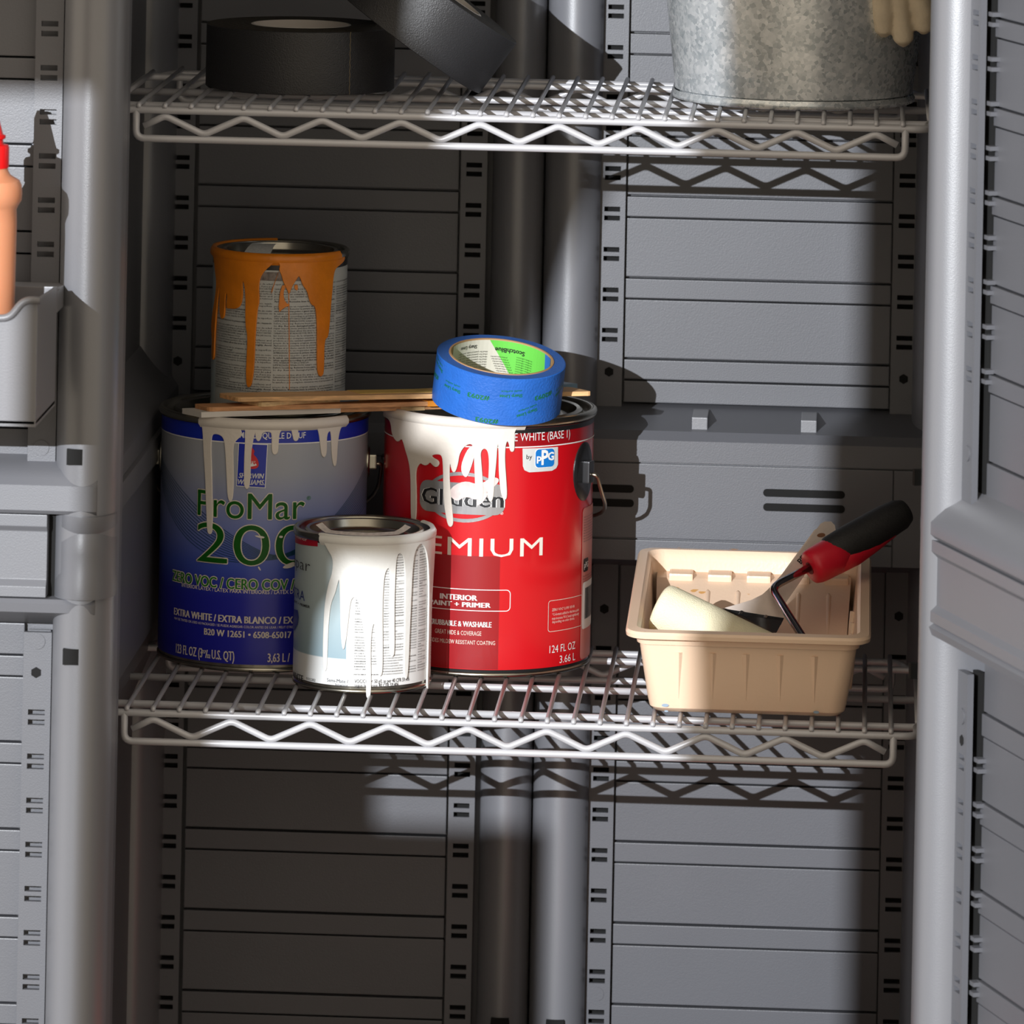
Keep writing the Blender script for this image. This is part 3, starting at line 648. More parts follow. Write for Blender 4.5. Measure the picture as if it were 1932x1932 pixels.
L2.put('barcode', join(bars), .0009, BLACKP, s2)
L2.put('small_badge', curve_mesh([rrect(pu0+.003, pu0+.0145, L2.uv(1106, 1077)[1], L2.uv(1106, 1052)[1], .0018)]), .0006, BLACKP, s2)
L2.put('lettering', text_uv('pPG', pu0+.004, pu0+.0135, L2.uv(1106, 1069)[1], .0045, off=.02), .0009, WHITE, s2)
d2 = crop(700, 760, 4.2, [(103,80),(112,100),(150,115),(172,160),(180,245),(205,290),(225,305),(245,285),(262,285),(285,370),(310,450),(325,550),(328,700),(328,905),(345,960),(366,905),(366,700),(360,560),(370,505),(400,470),(425,488),(450,490),(475,462),(500,492),(525,507),(547,482),(535,455),(500,440),(480,415),(520,400),(572,408),(580,500),(582,650),(588,800),(603,900),(618,968),(640,980),(654,950),(645,850),(630,700),(622,550),(630,450),(648,540),(670,547),(690,480),(702,400),(740,340),(790,315),(818,340),(825,500),(830,650),(835,745),(866,780),(890,745),(882,600),(870,450),(866,385),(895,352),(928,372),(940,450),(935,600),(923,730),(945,788),(966,750),(975,600),(990,450),(995,350),(1008,300),(1015,400),(1015,550),(1030,710),(1052,768),(1074,750),(1066,600),(1055,450),(1060,330),(1078,292),(1095,320),(1102,375),(1117,385),(1130,370),(1130,300),(1130,230),(1150,200),(1180,190)])
d2 += [(988, 797), (950, 799), (900, 799), (850, 796), (800, 791), (755, 784), (735, 779)]
c2.poly('paint_drips', d2, PAINTW, c2.root, h=.0004, bevel=.0005, thick=.0002, sm=2, smooth=True)
rim_paint(c2, -1.4, px_angle(c2, 990, 800), PAINTW)
SM = mat('smeared_white_paint', (214, 196, 192), .5, vary=.15, vscale=150)
for q in ([(868,885),(880,850),(893,838),(898,850),(890,880),(880,905)], [(845,925),(875,905),(905,915),(930,898),(945,905),(925,925),(900,945),(880,935),(860,948)], [(800,862),(808,835),(814,822),(812,850),(806,872)], [(896,955),(910,925),(925,925),(910,950)]):
    L2.poly('paint_smear', q, SM, s2, h=.0012, sm=2)
add_ears(c2, (math.radians(68), math.radians(248)), Z(1112, 878, c2.cy), EARB, mat('grey_socket', (70, 70, 72), .3, metal=.6), ZINC, sx=.017, sz=.024, kz=.009, drop=.055)
# ------------- small print for the two quart cans
LOREM = ('before recoating. Remove loose paint, sand glossy surfaces', 'to dry. Remove damaged paint. Sand surfaces and', 'repair imperfections and bare the Surface must be removed', 'to remove mildew allow the area to dry thoroughly. Avoid', 'GARANTIA LIMITADA DE POR VIDA: Si este producto, cuando', 'las instrucciones de la etiqueta sobre una superficie', 'le satisface por completo mientras sea el propietario de', 'producto por una cantidad equivalente del producto sin costo', 'precio de la compra original, siempre que presente su', 'Aplicacion: Revuelva bien la pintura. Si esta instalando', 'Aplique el producto cuando la temperatura de la superficie', 'protectora sin un respirador aprobado. Consulte a su', 'ATENCION! Remover la pintura vieja ya sea lijando, raspando', 'otra manera crea polvo o gases que pueden contener plomo', 'la salud, especialmente en personas menores de edad', 'when applied according to product instructions, if you are', 'THIS WARRANTY EXCLUDES LABOR OR COSTS ASSOCIATED', 'LIMPIEZA/ELIMINACION: Limpie con agua tibia jabonosa.')
def text_columns(c, cols, z0, z1, material, parent, lead=.0021, cap=.0013, h=.0004):
    parts = []; r = random.Random(11)
    for u0, u1 in cols:
        z = z1; k = r.randrange(18)
        while z > z0:
            if r.random() > .06:
                full = r.random() > .18; uu = u1 if full else u0+(u1-u0)*r.uniform(.3, .8)
                t = LOREM[k % 18]; n = int(len(t)*((uu-u0)/(u1-u0)))
                parts.append(text_uv(t[:max(6, n)], u0, uu, z, cap, res=1, off=.012 if r.random() > .8 else 0))
            k += 1; z -= lead
    return c.put('small_print', join(parts), h, material, parent, step=.009)
# ------------- white quart can in front
PALE = blend_label('pale_blue_label', [(0, (226, 228, 228)), (.2, (226, 228, 228)), (.205, (150, 172, 182)), (.6, (176, 192, 196)), (1, (186, 198, 200))], .008, .115)
c3 = paint_can('small white quart paint can smothered in thick white drips', (690, 1311), (553, 1150), (817, 1150), (555, 993), .0552, None, TIN, 'quart paint cans', quart=True)
L3 = c3.lab; s3 = label_skin(c3, WHITE)
xa = px_angle(c3, 655, 1150)
label_skin(c3, PALE, a0=-2.2, a1=xa, name='brand_panel', h=.0003, parent=s3)
L3.poly('red_tab', [(556.5, 1003), (600, 1011.5), (600, 1031), (556.5, 1022)], mat('crimson_print', (176, 20, 44), .4), s3, h=.0004)
L3.text('lettering', 'interior', (561, 1016), (580.5, 1019), (561, 1009.5), WHITE, s3, pre='Paint ', h=.0007)
DGREY = mat('charcoal_print', (60, 60, 64), .45)
L3.text('lettering', 'spar', (557, 1071), (586, 1074.5), (557, 1048), DGREY, s3, pre='val', off=-.01, h=.0006)
L3.text('lettering', 'TRA', (557, 1128), (576, 1131), (557, 1109.5), mat('navy_print', (36, 48, 128), .4), s3, pre='UL', h=.0006)
L3.text('lettering', 'NT + PRIMER', (558, 1139), (586, 1146), (558, 1134), DGREY, s3, pre='PAI', off=.015, h=.0006)
L3.poly('shield', [(556, 1149), (563, 1151), (565, 1165), (563, 1178), (557, 1190), (553.6, 1185)], mat('shield_blue', (48, 66, 140), .4), s3, h=.0006)
L3.text('lettering', 'WHITE', (554, 1279), (573, 1282.5), (554, 1268), BLACKP, s3, bold=.0002, h=.0006)
L3.text('lettering', '935282', (579, 1283.5), (596, 1285), (579, 1278.5), BLACKP, s3, h=.0006)
L3.text('lettering', 'Semi-Mate /', (617.5, 1285.5), (657, 1289), (617.5, 1279), DGREY, s3, h=.0006)
L3.text('lettering', 'Interior', (633, 1294), (657, 1296), (633, 1288.5), DGREY, s3, h=.0006)
L3.text('lettering', 'VOC/COV < 50 g/L as per 40 CFR 59.406', (669, 1289), (771, 1283), (669, 1282), BLACKP, s3, h=.0006)
L3.text('lettering', 'segun la seccion 40 CFR 59.406', (669, 1298), (751, 1292.5), (669, 1291), BLACKP, s3, h=.0006)
zz0, zz1 = L3.uv(700, 1278)[1], L3.uv(700, 1035)[1]
text_columns(L3, [(L3.uv(a, 1150)[0], L3.uv(b, 1150)[0]) for a, b in ((670, 722), (724, 762), (763, 786), (789, 803))]+[(c3.R*1.25, c3.R*1.65)], zz0, zz1, BLACKP, s3)
d3 = crop(540, 960, 5.367, [(330,235),(370,290),(430,400),(488,500),(480,650),(440,760),(405,950),(392,1200),(387,1400),(388,1600),(402,1645),(416,1600),(422,1400),(432,1150),(455,950),(500,850),(530,720),(548,700),(555,850),(560,1100),(565,1300),(582,1435),(600,1350),(620,1200),(640,1000),(660,900),(700,880),(740,930),(768,1100),(790,1250),(808,1450),(815,1700),(812,1890),(828,1915),(848,1880),(852,1700),(848,1500),(852,1300),(868,1180),(890,1140),(905,1250),(912,1450),(925,1650),(945,1695),(965,1650),(968,1400),(965,1100),(968,900),(980,700),(1000,620),(1030,585),(1048,620),(1045,900),(1042,1200),(1045,1450),(1065,1500),(1085,1450),(1083,1150),(1085,850),(1098,550),(1112,460),(1145,436),(1180,470),(1195,600),(1195,900),(1190,1300),(1183,1600),(1195,1720),(1212,1700),(1225,1500),(1235,1200),(1250,900),(1262,600),(1285,420),(1340,338),(1385,370),(1415,480),(1428,700),(1425,1100),(1415,1600),(1410,1800),(1420,1820),(1432,1600),(1445,1100),(1470,600),(1490,300)])
d3 += [(818, 1004), (790, 1010), (740, 1014), (690, 1014.5), (640, 1011)]
c3.poly('paint_drips', d3, PAINTG, c3.root, h=.0004, bevel=.0005, thick=.0003, sm=2, smooth=True)
rim_paint(c3, px_angle(c3, 606, 1010), 2.2, PAINTG, quart=True)
# peeled strip of label lying over the lid seat
pl = MB(); v = []
for k in range(21):
    a = -0.95+k*1.95/20; r = c3.R-.009+.0005*math.sin(9*a); zz = c3.zt-.0005+(.004*max(0, abs(a-.02)-.7)/.25)
    v += [(c3.cx+r*math.sin(a), c3.cy-r*math.cos(a), zz), (c3.cx+(r-.006)*math.sin(a), c3.cy-(r-.006)*math.cos(a), zz+.0015)]
pl.add(v, [(2*i, 2*i+1, 2*i+3, 2*i+2) for i in range(20)]).build('paper_strip', mat('torn_paper', (214, 204, 196), .7, vary=.2, vscale=300), c3.root, smooth='all')
# ------------- orange quart can standing on the blue can
z4 = c1.zlid+.0002; cy4 = c1.cy+.016
c4 = paint_can('quart paint can with bright orange drips standing on the blue can', None, (399, 600), (655, 600), (404, 467), .0552, None, TIN, 'quart paint cans', z0=z4, cy=cy4, quart=True)
L4 = c4.lab; s4 = label_skin(c4, mat('grey_newsprint_label', (188, 190, 186), .5), z1=c4.zt-.013)
MB().lathe([(c4.R+.0003, c4.zt-.0075), (c4.R+.0003, c4.zt-.013)], c4.cx, c4.cy, 128).build('black_collar', EARB, c4.root, smooth='all')
label_skin(c4, PALE, a0=-2.6, a1=px_angle(c4, 408, 650), name='brand_panel', h=.0003, parent=s4, z1=c4.zt-.013)
za, zb = L4.uv(530, 745)[1], L4.uv(530, 538)[1]
text_columns(L4, [(L4.uv(a, 650)[0], L4.uv(b, 650)[0]) for a, b in ((409, 512), (516, 629), (632, 652))]+[(c4.R*1.3, c4.R*1.7)], za, zb, BLACKP, s4, lead=.0020, cap=.0013)
L4.poly('picture_panel', crop(380, 440, 6.037, [(655, 440), (1140, 440), (1140, 545), (655, 535)]), mat('picture_ink', (120, 110, 104), .5, vary=.5, vscale=300), s4, h=.0004)
d4 = crop(380, 440, 6.037, [(150,190),(168,280),(180,420),(198,560),(180,750),(150,920),(137,1080),(148,1200),(142,1400),(153,1442),(165,1400),(170,1200),(182,1000),(202,760),(226,590),(235,650),(228,850),(240,955),(258,972),(280,930),(285,720),(300,665),(320,700),(300,850),(340,850),(400,856),(458,822),(480,700),(472,540),(500,540),(520,700),(516,1050),(540,1150),(532,1400),(522,1600),(530,1735),(555,1752),(582,1700),(606,1500),(616,1200),(640,860),(665,780),(655,600),(672,500),(722,420),(792,360),(822,325),(850,318),(885,325),(902,380),(888,405),(920,480),(932,540),(960,600),(984,650),(996,690),(1010,640),(1030,590),(1065,535),(1105,470),(1130,520),(1152,590),(1200,650),(1220,740),(1245,808),(1288,822),(1308,950),(1312,1200),(1310,1500),(1322,1608),(1350,1628),(1378,1580),(1380,1205),(1425,1180),(1442,1000),(1455,800),(1470,650),(1480,500),(1500,400),(1560,350),(1602,310),(1612,265)])
d4 += [(640, 487), (600, 491.5), (550, 494), (500, 493), (450, 488), (420, 480)]
c4.poly('paint_drips', d4, PAINTO, c4.root, h=.0005, bevel=.0005, thick=.0003, sm=2, smooth=True)
L4.put('paint_run', stroke_uv([L4.uv(544.5, 545), L4.uv(545.5, 640), L4.uv(546, 735)], .0006), .0008, PAINTO, c4.root)
for q in ([(525,590),(530,540),(540,537),(533,553),(538,572),(548,575),(535,580)], [(555,538),(561,537),(561,548),(556,545)], [(513,548),(517,537),(516,540),(513,552)]):
    L4.poly('paint_splash', [(a, b) for a, b in q], PAINTO, c4.root, h=.0006, bevel=.0003, sm=1)
rim_paint(c4, -3.0, px_angle(c4, 640, 480), PAINTO, quart=True)
# curled tag of label paper on the lid
tg = MB(); v = []
for k in range(9):
    t = k/8; p = atz(465+22*t, 478-10*t, c4.zt+.001); q_ = atz(518+22*(1-t)-4, 470+12*(1-t)+2, c4.zt+.001)
    a = Vector((c4.cx-.028+.006*t, c4.cy-.030+.05*t, c4.zt-.003+.0045*math.sin(math.pi*t*.8))); b = a+Vector((.022-.004*t, .003, -.0003))
    v += [a, b]
tg.add(v, [(2*i, 2*i+1, 2*i+3, 2*i+2) for i in range(8)]).build('paper_strip', mat('label_paper', (222, 222, 218), .6, vary=.12, vscale=500), c4.root, smooth='all')
# ---------------------------------------------------------------- stir sticks across the two gallon cans
def wood(name, rgb, ring=.25):
    M = mat(name, rgb, .6); nt = M.node_tree; b = nt.nodes['Principled BSDF']; c = lin(rgb)
    tc = nt.nodes.new('ShaderNodeTexCoord'); mp = nt.nodes.new('ShaderNodeMapping'); mp.inputs['Scale'].default_value = (6, 260, 260); mp.inputs['Rotation'].default_value = (0, 0, -.3)
    n = nt.nodes.new('ShaderNodeTexNoise'); n.inputs['Scale'].default_value = 1.4; n.inputs['Detail'].default_value = 6
    r = nt.nodes.new('ShaderNodeValToRGB'); r.color_ramp.elements[0].position = .35; r.color_ramp.elements[1].position = .65
    r.color_ramp.elements[0].color = (*[x*(1-ring) for x in c], 1); r.color_ramp.elements[1].color = (*[min(1, x*(1+ring*.5)) for x in c], 1)
    nt.links.new(tc.outputs['Object'], mp.inputs[0]); nt.links.new(mp.outputs[0], n.inputs['Vector']); nt.links.new(n.outputs['Fac'], r.inputs[0]); nt.links.new(r.outputs[0], b.inputs['Base Color'])
    return M
PINE = wood('pine_wood', (226, 178, 124)); PINE2 = wood('pale_pine_wood', (228, 192, 140)); TAN = wood('reddish_wood', (204, 148, 100))
WHP = mat('white_painted_wood', (214, 208, 200), .5); BLP = mat('blue_grey_paint', (110, 138, 160), .5); ORP = mat('orange_paint_on_wood', (226, 142, 40), .5)
def stick(name, label, A, B, w, t, material, r=.003, length=None, skew=.010):
    A, B = Vector(A), Vector(B); d = (B-A).normalized()
    L = length or (B-A).length; bk = Vector((-d.y, d.x, 0)).normalized(); up = d.cross(bk).normalized()
    M = Matrix((d, bk, up)).transposed().to_4x4(); M.translation = A
    pts = [(r, 0), (L-r, 0), (L-r*.3, r*.3), (L, r), (L, w-r), (L-r*.3, w-r*.3), (L-r, w), (r, w), (r*.3, w-r*.3), (0, w-r), (0, r), (r*.3, r*.3)]
    pts = [(a-skew*b/w, b) for a, b in pts]
    o = MB().prism(pts, 'z', 0, t).build(name, material, None, bevel=.0004, M=M)
    tag(o, label, 'stir stick', 'stir sticks lying across the gallon cans')
    return o, M, L
T = .0037
def sleeve(parent, M, s0, s1, w0, w1, t, material, name='paint_smudge'):
    e = .00035
    k = .010/.022
    return MB().prism([(s0-k*(w0-e), w0-e), (s1-k*(w0-e), w0-e), (s1-k*(w1+e), w1+e), (s0-k*(w1+e), w1+e)], 'z', -e, t+e).build(name, material, parent, M=M)
o, M, L = stick('stir_stick', 'lowest stir stick, coated white at its end on the blue can', atz(380, 787, .2075), atz(846, 771.5, .2113), .024, T, TAN, length=.300, skew=.0109)
sleeve(o, M, -.0003, .115, 0, .024, T, WHP, 'white_coating'); sleeve(o, M, .165, .185, -.0001, .012, T, PINE2, 'worn_patch')
o, M, L = stick('stir_stick', 'reddish pine stir stick resting on the white ended one', atz(394, 777, .2115), atz(1046, 760, .2172), .022, T, TAN)
sleeve(o, M, L-.105, L+.0003, 0, .022, T, ORP, 'orange_coating')
o, M, L = stick('stir_stick', 'pale pine stir stick with blue smears under the topmost one', atz(493, 768, .2155), atz(1088, 733, .2210), .024, T, PINE2, skew=.0109)
for a, b in ((.068, .084), (.098, .112)): sleeve(o, M, a, b, -.0001, .006, T*.7, BLP)
sleeve(o, M, L-.02, L+.0003, 0, .024, T, BLP, 'blue_coating')
o, M, L = stick('stir_stick', 'topmost clean pine stir stick reaching furthest over the red can', atz(448, 758.5, .2195), atz(1117, 747, .2248), .028, T, PINE, skew=.0136)
sleeve(o, M, .105, .17, .010, .028, T, mat('yellow_stain', (214, 178, 96), .6), 'yellow_stain')
# ---------------------------------------------------------------- blue masking tape
BT = mat('blue_crepe_tape', (38, 104, 196), .55, bump=.5, bscale=500, vary=.12, vscale=40); BTS = mat('blue_tape_edge', (52, 96, 168), .6, bump=.4, bscale=700)
KRAFT = mat('kraft_core', (178, 138, 96), .7); TGREEN = mat('tape_print_green', (20, 112, 62), .5)
ctr = aty(941, 717, .192)
Mt = Matrix.Translation(ctr) @ Matrix.Rotation(math.radians(6), 4, 'Y') @ Matrix.Rotation(math.radians(11), 4, 'X')
tp = empty('masking_tape', ctr, 'blue masking tape roll leaning on the red can lid and stir sticks', 'tape roll')
RT_, HT, RI = .0528, .0200, .0415
MB().lathe([(RT_-.0008, -HT), (RT_, -HT+.0006), (RT_, HT-.0006), (RT_-.0008, HT)], 0, 0, 128).build('tape_face', BT, tp, smooth=True, M=Mt)
MB().lathe([(RT_-.0008, HT), (RI+.0015, HT), ], 0, 0, 96).build('tape_edge', BTS, tp, M=Mt); MB().lathe([(RT_-.0008, -HT), (RI+.0015, -HT)], 0, 0, 96).build('tape_edge', BTS, tp, M=Mt)
core = MB().lathe([(RI+.0016, HT), (RI+.0014, HT+.0006), (RI, HT+.0006), (RI, -HT-.0006), (RI+.0016, -HT)], 0, 0, 96).build('core', KRAFT, tp, M=Mt, smooth=True)
CT = Cyl(0, 0, RT_, Mt); CI = Cyl(0, 0, RI, Mt, inside=True)
def flip(me, cu, cv, rot=0):
    for v in me.vertices:
        x, y = v.co.x, v.co.y; x, y = -x, -y; v.co.x = cu+x*math.cos(rot)-y*math.sin(rot); v.co.y = cv+x*math.sin(rot)+y*math.cos(rot)
    return me
def ctext(t, wd, cap, **k): return text_uv(t, -wd/2, wd/2, -cap/2, cap, **k)
pr = []
for deg, v, rot in ((-14, .0015, .0), (48, .004, .1), (-75, .002, 0), (98, .0, .1), (-4, -.0172, 0)):
    pr.append(flip(ctext('#2093', .019, .0036, off=.03), RT_*math.radians(deg), v, rot))
for deg, v, rot in ((-42, .001, .0), (15, .0055, .08), (32, -.009, .28), (75, .003, .3), (-68, .012, -.2)):
    pr.append(flip(ctext('Sharp Lines', .019, .0026, off=.03), RT_*math.radians(deg), v, rot)); pr.append(flip(ctext('multi surface', .017, .0016, off=.02), RT_*math.radians(deg), v+.0042, rot))
CT.put('tape_print', join(pr), .00012, TGREEN, tp, step=.003)
# printed liner inside the core
LG = mat('liner_green', (104, 200, 76), .5); LW = mat('liner_white', (208, 204, 190), .55)
def rotv(me):
    for v in me.vertices: v.co.y = -v.co.y
    return me
pi_ = math.pi*RI
CI.put('liner', curve_mesh([[(pi_-.048, -HT+.001), (pi_+.055, -HT+.001), (pi_+.055, HT-.0005), (pi_-.048, HT-.0005)]]), .0002, LW, core)
CI.put('liner', curve_mesh([[(pi_-.047, -HT+.001), (pi_-.014, -HT+.001), (pi_+.013, HT-.0005), (pi_-.047, HT-.0005)]]), .0004, LG, core)
CI.put('liner', curve_mesh([[(pi_-.060, -HT+.001), (pi_-.047, -HT+.001), (pi_-.041, HT-.0005), (pi_-.054, HT-.0005)]]), .0005, BT, core)
def itext(t, ul, wd, v, cap, **k):
    me = text_uv(t, 0, wd, -v, cap, **k)
    for q in me.vertices: q.co.x += ul
    return rotv(me)
pr = [itext('ScotchBlue', pi_-.018, .026, .0135, .0036, off=.03), itext('#2093', pi_-.04, .011, -.006, .003, off=.01), itext('blue', pi_-.030, .010, -.0135, .0036, off=.03),
      itext('Sharp Lines', pi_-.004, .018, -.010, .003, off=.01), itext('Sharp Lines', pi_+.024, .018, .0155, .003, off=.01), itext('Lignes nettes', pi_+.012, .02, -.0125, .003, off=.01)]
for k in range(9):
    pr.append(itext('ideal for painted walls, trim, glass', pi_+.014, .03, .010-k*.0022, .0013, res=1)); pr.append(itext('produces sharp paint lines', pi_-.003-.001*k, .014, .006-k*.0020, .0012, res=1))
    pr.append(itext('medium adhesion', pi_-.026, .015, .008-k*.002, .0012, res=1))
CI.put('liner_print', join(pr), .0007, BLACKP, core, step=.004)
# ---------------------------------------------------------------- paint tray
TRAYM = mat('beige_tray_plastic', (236, 206, 178), .34, bump=.15, bscale=400, spec=.5)
X0, X1, Y0, Y1, ZF, KS = .0905, .2825, .012, .300, .0685, .070
tr = empty('paint_tray', ((X0+X1)/2, (Y0+Y1)/2, RR), 'beige plastic paint tray with ribbed sides on the wire shelf', 'paint tray')
def tz(y, z): return RR+(z)*(1+max(0, (y-Y0))*KS/ZF)
def rr_loop(i, z, r, n=6, jb=0):
    o = rrect(X0+i, X1-i, Y0+i*1.1, Y1-i*1.1-jb, r, n); return [(x, y, tz(y, z)) for x, y in o]
def loft(loops, name, material, parent, closed_end=False, smooth=True):
    q = MB(); n = len(loops[0])
    for L in loops: q.v += [tuple(p) for p in L]
    for k in range(len(loops)-1): q.f += [(k*n+i, k*n+(i+1) % n, (k+1)*n+(i+1) % n, (k+1)*n+i) for i in range(n)]
    if closed_end: q.f.append(tuple(range((len(loops)-1)*n, len(loops)*n)))
    return q.build(name, material, parent, smooth=smooth)
zr = ZF-RR
loft([rr_loop(.010, zr-.006, .012), rr_loop(.011, zr-.016, .012), rr_loop(.0175, .010, .014), rr_loop(.019, .004, .013), rr_loop(.023, .0006, .010), rr_loop(.028, 0, .008)], 'tray_shell', TRAYM, tr, True)
loft([rr_loop(.0085, zr-.0115, .012), rr_loop(.0075, zr-.006, .013), rr_loop(.002, zr-.006, .015), rr_loop(0, zr-.005, .016), rr_loop(-.0004, zr-.002, .016), rr_loop(.001, zr, .015), rr_loop(.008, zr+.0006, .013), rr_loop(.0105, zr-.002, .012), rr_loop(.0115, zr-.010, .012)], 'tray_rim', TRAYM, tr)
loft([rr_loop(.0112, zr-.006, .012), rr_loop(.0125, zr-.016, .012), rr_loop(.0185, .012, .014), rr_loop(.021, .006, .013), rr_loop(.03, .0022, .008)], 'tray_inside', TRAYM, tr, True)
# sloping ramp at the back with a notched step and ribs
xa, xb = X0+.016, X1-.016
ramp = MB().add([(xa+.005, .115, tz(.115, .006)), (xb-.005, .115, tz(.115, .006)), (xb, .268, tz(.268, .053)), (xa, .268, tz(.268, .053)), (xb, .288, tz(.288, .054)), (xa, .288, tz(.288, .054))], [(0, 1, 2, 3), (3, 2, 4, 5)]).build('ramp', TRAYM, tr)
for k in range(6):
    x = xa+.018+k*(xb-xa-.036)/5
    MB().tube([(x, .150, tz(.150, .0165)), (x, .20, tz(.20, .0320)), (x, .248, tz(.248, .0468)), (x, .254, tz(.254, .048))], [.0016, .0022, .0024, .001], 8).build('ramp_rib', TRAYM, ramp, smooth='all')
for k in range(5):
    x = xa+.004+k*(xb-xa)/5; MB().box(x+.006, x+(xb-xa)/5-.006, .264, .288, tz(.264, .046), tz(.264, .0565)).build('step_block', TRAYM, ramp, bevel=.002)
for k in range(4): MB().tube([(X1-.0165, .06+.04*k, tz(.06+.04*k, .018)), (X1-.0135, .06+.04*k, tz(.06+.04*k, .05))], .0028, 8).build('side_rib', TRAYM, tr, smooth='all')
MB().tube([(.20, .125, tz(.125, .0105)), (.252, .135, tz(.135, .012))], .0014, 8).build('ramp_rib', TRAYM, ramp, smooth='all')
# tapering flutes pressed into the front wall
for px in (1279, 1343, 1406, 1470, 1535):
    xt = aty(px, 1215, .022).x; xo = aty(px+1, 1330, .03).x
    def wall_y(z): t = (z-.010)/(zr-.016-.010); return Y0+1.1*(.0175+(.011-.0175)*t)
    zt_, zb_ = zr-.0175, .012
    yt, yb = wall_y(zt_), wall_y(zb_)
    q = MB().add([(xt-.0032, yt+.0003, tz(yt, zt_)), (xt+.0010, yt-.0020, tz(yt, zt_)), (xt+.0042, yt+.0003, tz(yt, zt_)), (xo-.0006, yb+.0003, tz(yb, zb_)), (xo, yb-.0002, tz(yb, zb_)), (xo+.0006, yb+.0003, tz(yb, zb_))], [(0, 1, 4, 3), (1, 2, 5, 4), (0, 2, 1)])
    q.build('flute', TRAYM, tr)
YEL = mat('dried_yellow_paint', (222, 152, 60), .5); BLU2 = mat('dried_blue_paint', (140, 160, 178), .5)
for px, py, y, r, mm in ((1385, 1036, Y1-.003, .0035, YEL), (1281, 1028, Y1-.003, .0015, YEL)):
    p = aty(px, py, y); MB().add([(p.x+r*math.cos(t)*(1+.3*math.sin(3*t)), y+.5*r*math.sin(t), tz(y, zr)+.001) for t in [k*math.pi/8 for k in range(16)]], [tuple(range(16))]).build('paint_spot', mm, tr)
for px, py, r in ((1255, 1331, .0022), (1257, 1342, .0012), (1442, 1283, .0012), (1540, 1344, .0018)):
    p = aty(px, py, .031); z = p.z; yb = Y0+1.1*(.0175 if z > .01 else .0185)-.0004
    MB().add([(p.x+r*math.cos(t)*1.3, yb-.0004-(0.0), z+.6*r*math.sin(t)) for t in [k*math.pi/8 for k in range(16)]], [tuple(range(16))]).build('paint_spot', BLU2, tr)
rs = random.Random(5)
for k in range(22):
    x = rs.uniform(xa+.012, xb-.05); y = rs.uniform(.185, .255); zz = tz(y, .006+(y-.115)*.047/.153)+.0008; r = rs.uniform(.0012, .0045)
    MB().add([(x+r*math.cos(t)*(1+.5*math.sin(2*t+k)), y+.8*r*math.sin(t)*(1+.4*math.cos(3*t+k)), zz+.8*r*math.sin(t)*(1+.4*math.cos(3*t+k))*.33) for t in [j*math.pi/8 for j in range(16)]], [tuple(range(16))]).build('paint_spot', mat('thin_yellow_stain', (220, 166, 96), .4) if k == 0 else bpy.data.materials['thin_yellow_stain'], ramp)
# ---------------------------------------------------------------- foam roller cover
FOAM = mat('cream_foam', (236, 228, 196), .9, bump=.7, bscale=900)
A = aty(1246, 1147, .105); B = aty(1448, 1244, .085); d = (B-A).normalized()
R0 = .0205; A = A-d*.002
prof = [(-.0005, .004), (0, R0*.82), (.0015, R0*.93), (.004, R0*.985), (.008, R0), (.095, R0), (.1, R0*.9), (.1005, .004)]
ro = MB().tube([A+d*a for a, r in prof], [r for a, r in prof], 40).build('roller_cover', FOAM, None, smooth='all')
tag(ro, 'cream foam roller cover lying in the beige tray', 'roller cover')
# ---------------------------------------------------------------- roller frame with grip
fr_ = empty('mini_roller', aty(1510, 1195, .1), 'wire arm paint roller with black and red grip propped in the tray', 'paint roller')
REDP = mat('red_grip_plastic', (220, 28, 52), .35); BLKR = mat('black_grip_rubber', (36, 36, 37), .6, bump=.3, bscale=700, vary=.2, vscale=400)
wire_pts = fillet([aty(1532, 1068, .178), aty(1455, 1109, .150), aty(1515, 1203, .105), aty(1535, 1232, .09)], .009, 6)
MB().tube(wire_pts, .0033, 14).build('wire_arm', mat('dark_chrome', (170, 170, 174), .07, metal=1), fr_, smooth='all')
G = [aty(1528, 1072, .178), aty(1548, 1062, .183), aty(1570, 1050, .188), aty(1605, 1029, .196), aty(1640, 1007, .203), aty(1672, 986, .210), aty(1697, 971, .216), aty(1709, 964, .219)]
def blob(pts, rad, name, material, parent, sc_=1, n=24, off=Vector((0, 0, 0))): return MB().tube([p+off for p in pts], rad, n).build(name, material, parent, smooth='all')
gr = blob([G[0], G[0]+(G[1]-G[0])*.12, G[0]+(G[1]-G[0])*.5, G[1], G[2], G[3]], [.011, .0136, .0148, .0152, .0155, .012], 'grip_collar', REDP, fr_)
dn = Vector((.0022, -.001, -.0045))
blob([G[2]+dn*.6, G[3]+dn, G[4]+dn*1.0, G[5]+dn*.9, G[6]+dn*.6], [.0125, .0118, .0104, .0092, .006], 'grip_underside', REDP, fr_)
upv = Vector((-.0012, .0, .0028))
blob([G[1]+(G[2]-G[1])*.35+upv*1.4, G[2]+upv*1.1, G[3]+upv*.6, G[4]+upv*.3, G[5]+upv*.2, G[6], G[7], G[7]+(G[7]-G[6])*.35], [.0095, .0135, .0152, .0150, .0140, .0128, .0098, .003], 'grip', BLKR, fr_)
slot = G[0]-(G[1]-G[0]).normalized()*.0006
MB().tube([slot, slot+(G[1]-G[0]).normalized()*.004], .0052, 16).build('arm_socket', mat('dark_red_socket', (120, 10, 22), .4), fr_, smooth=True)
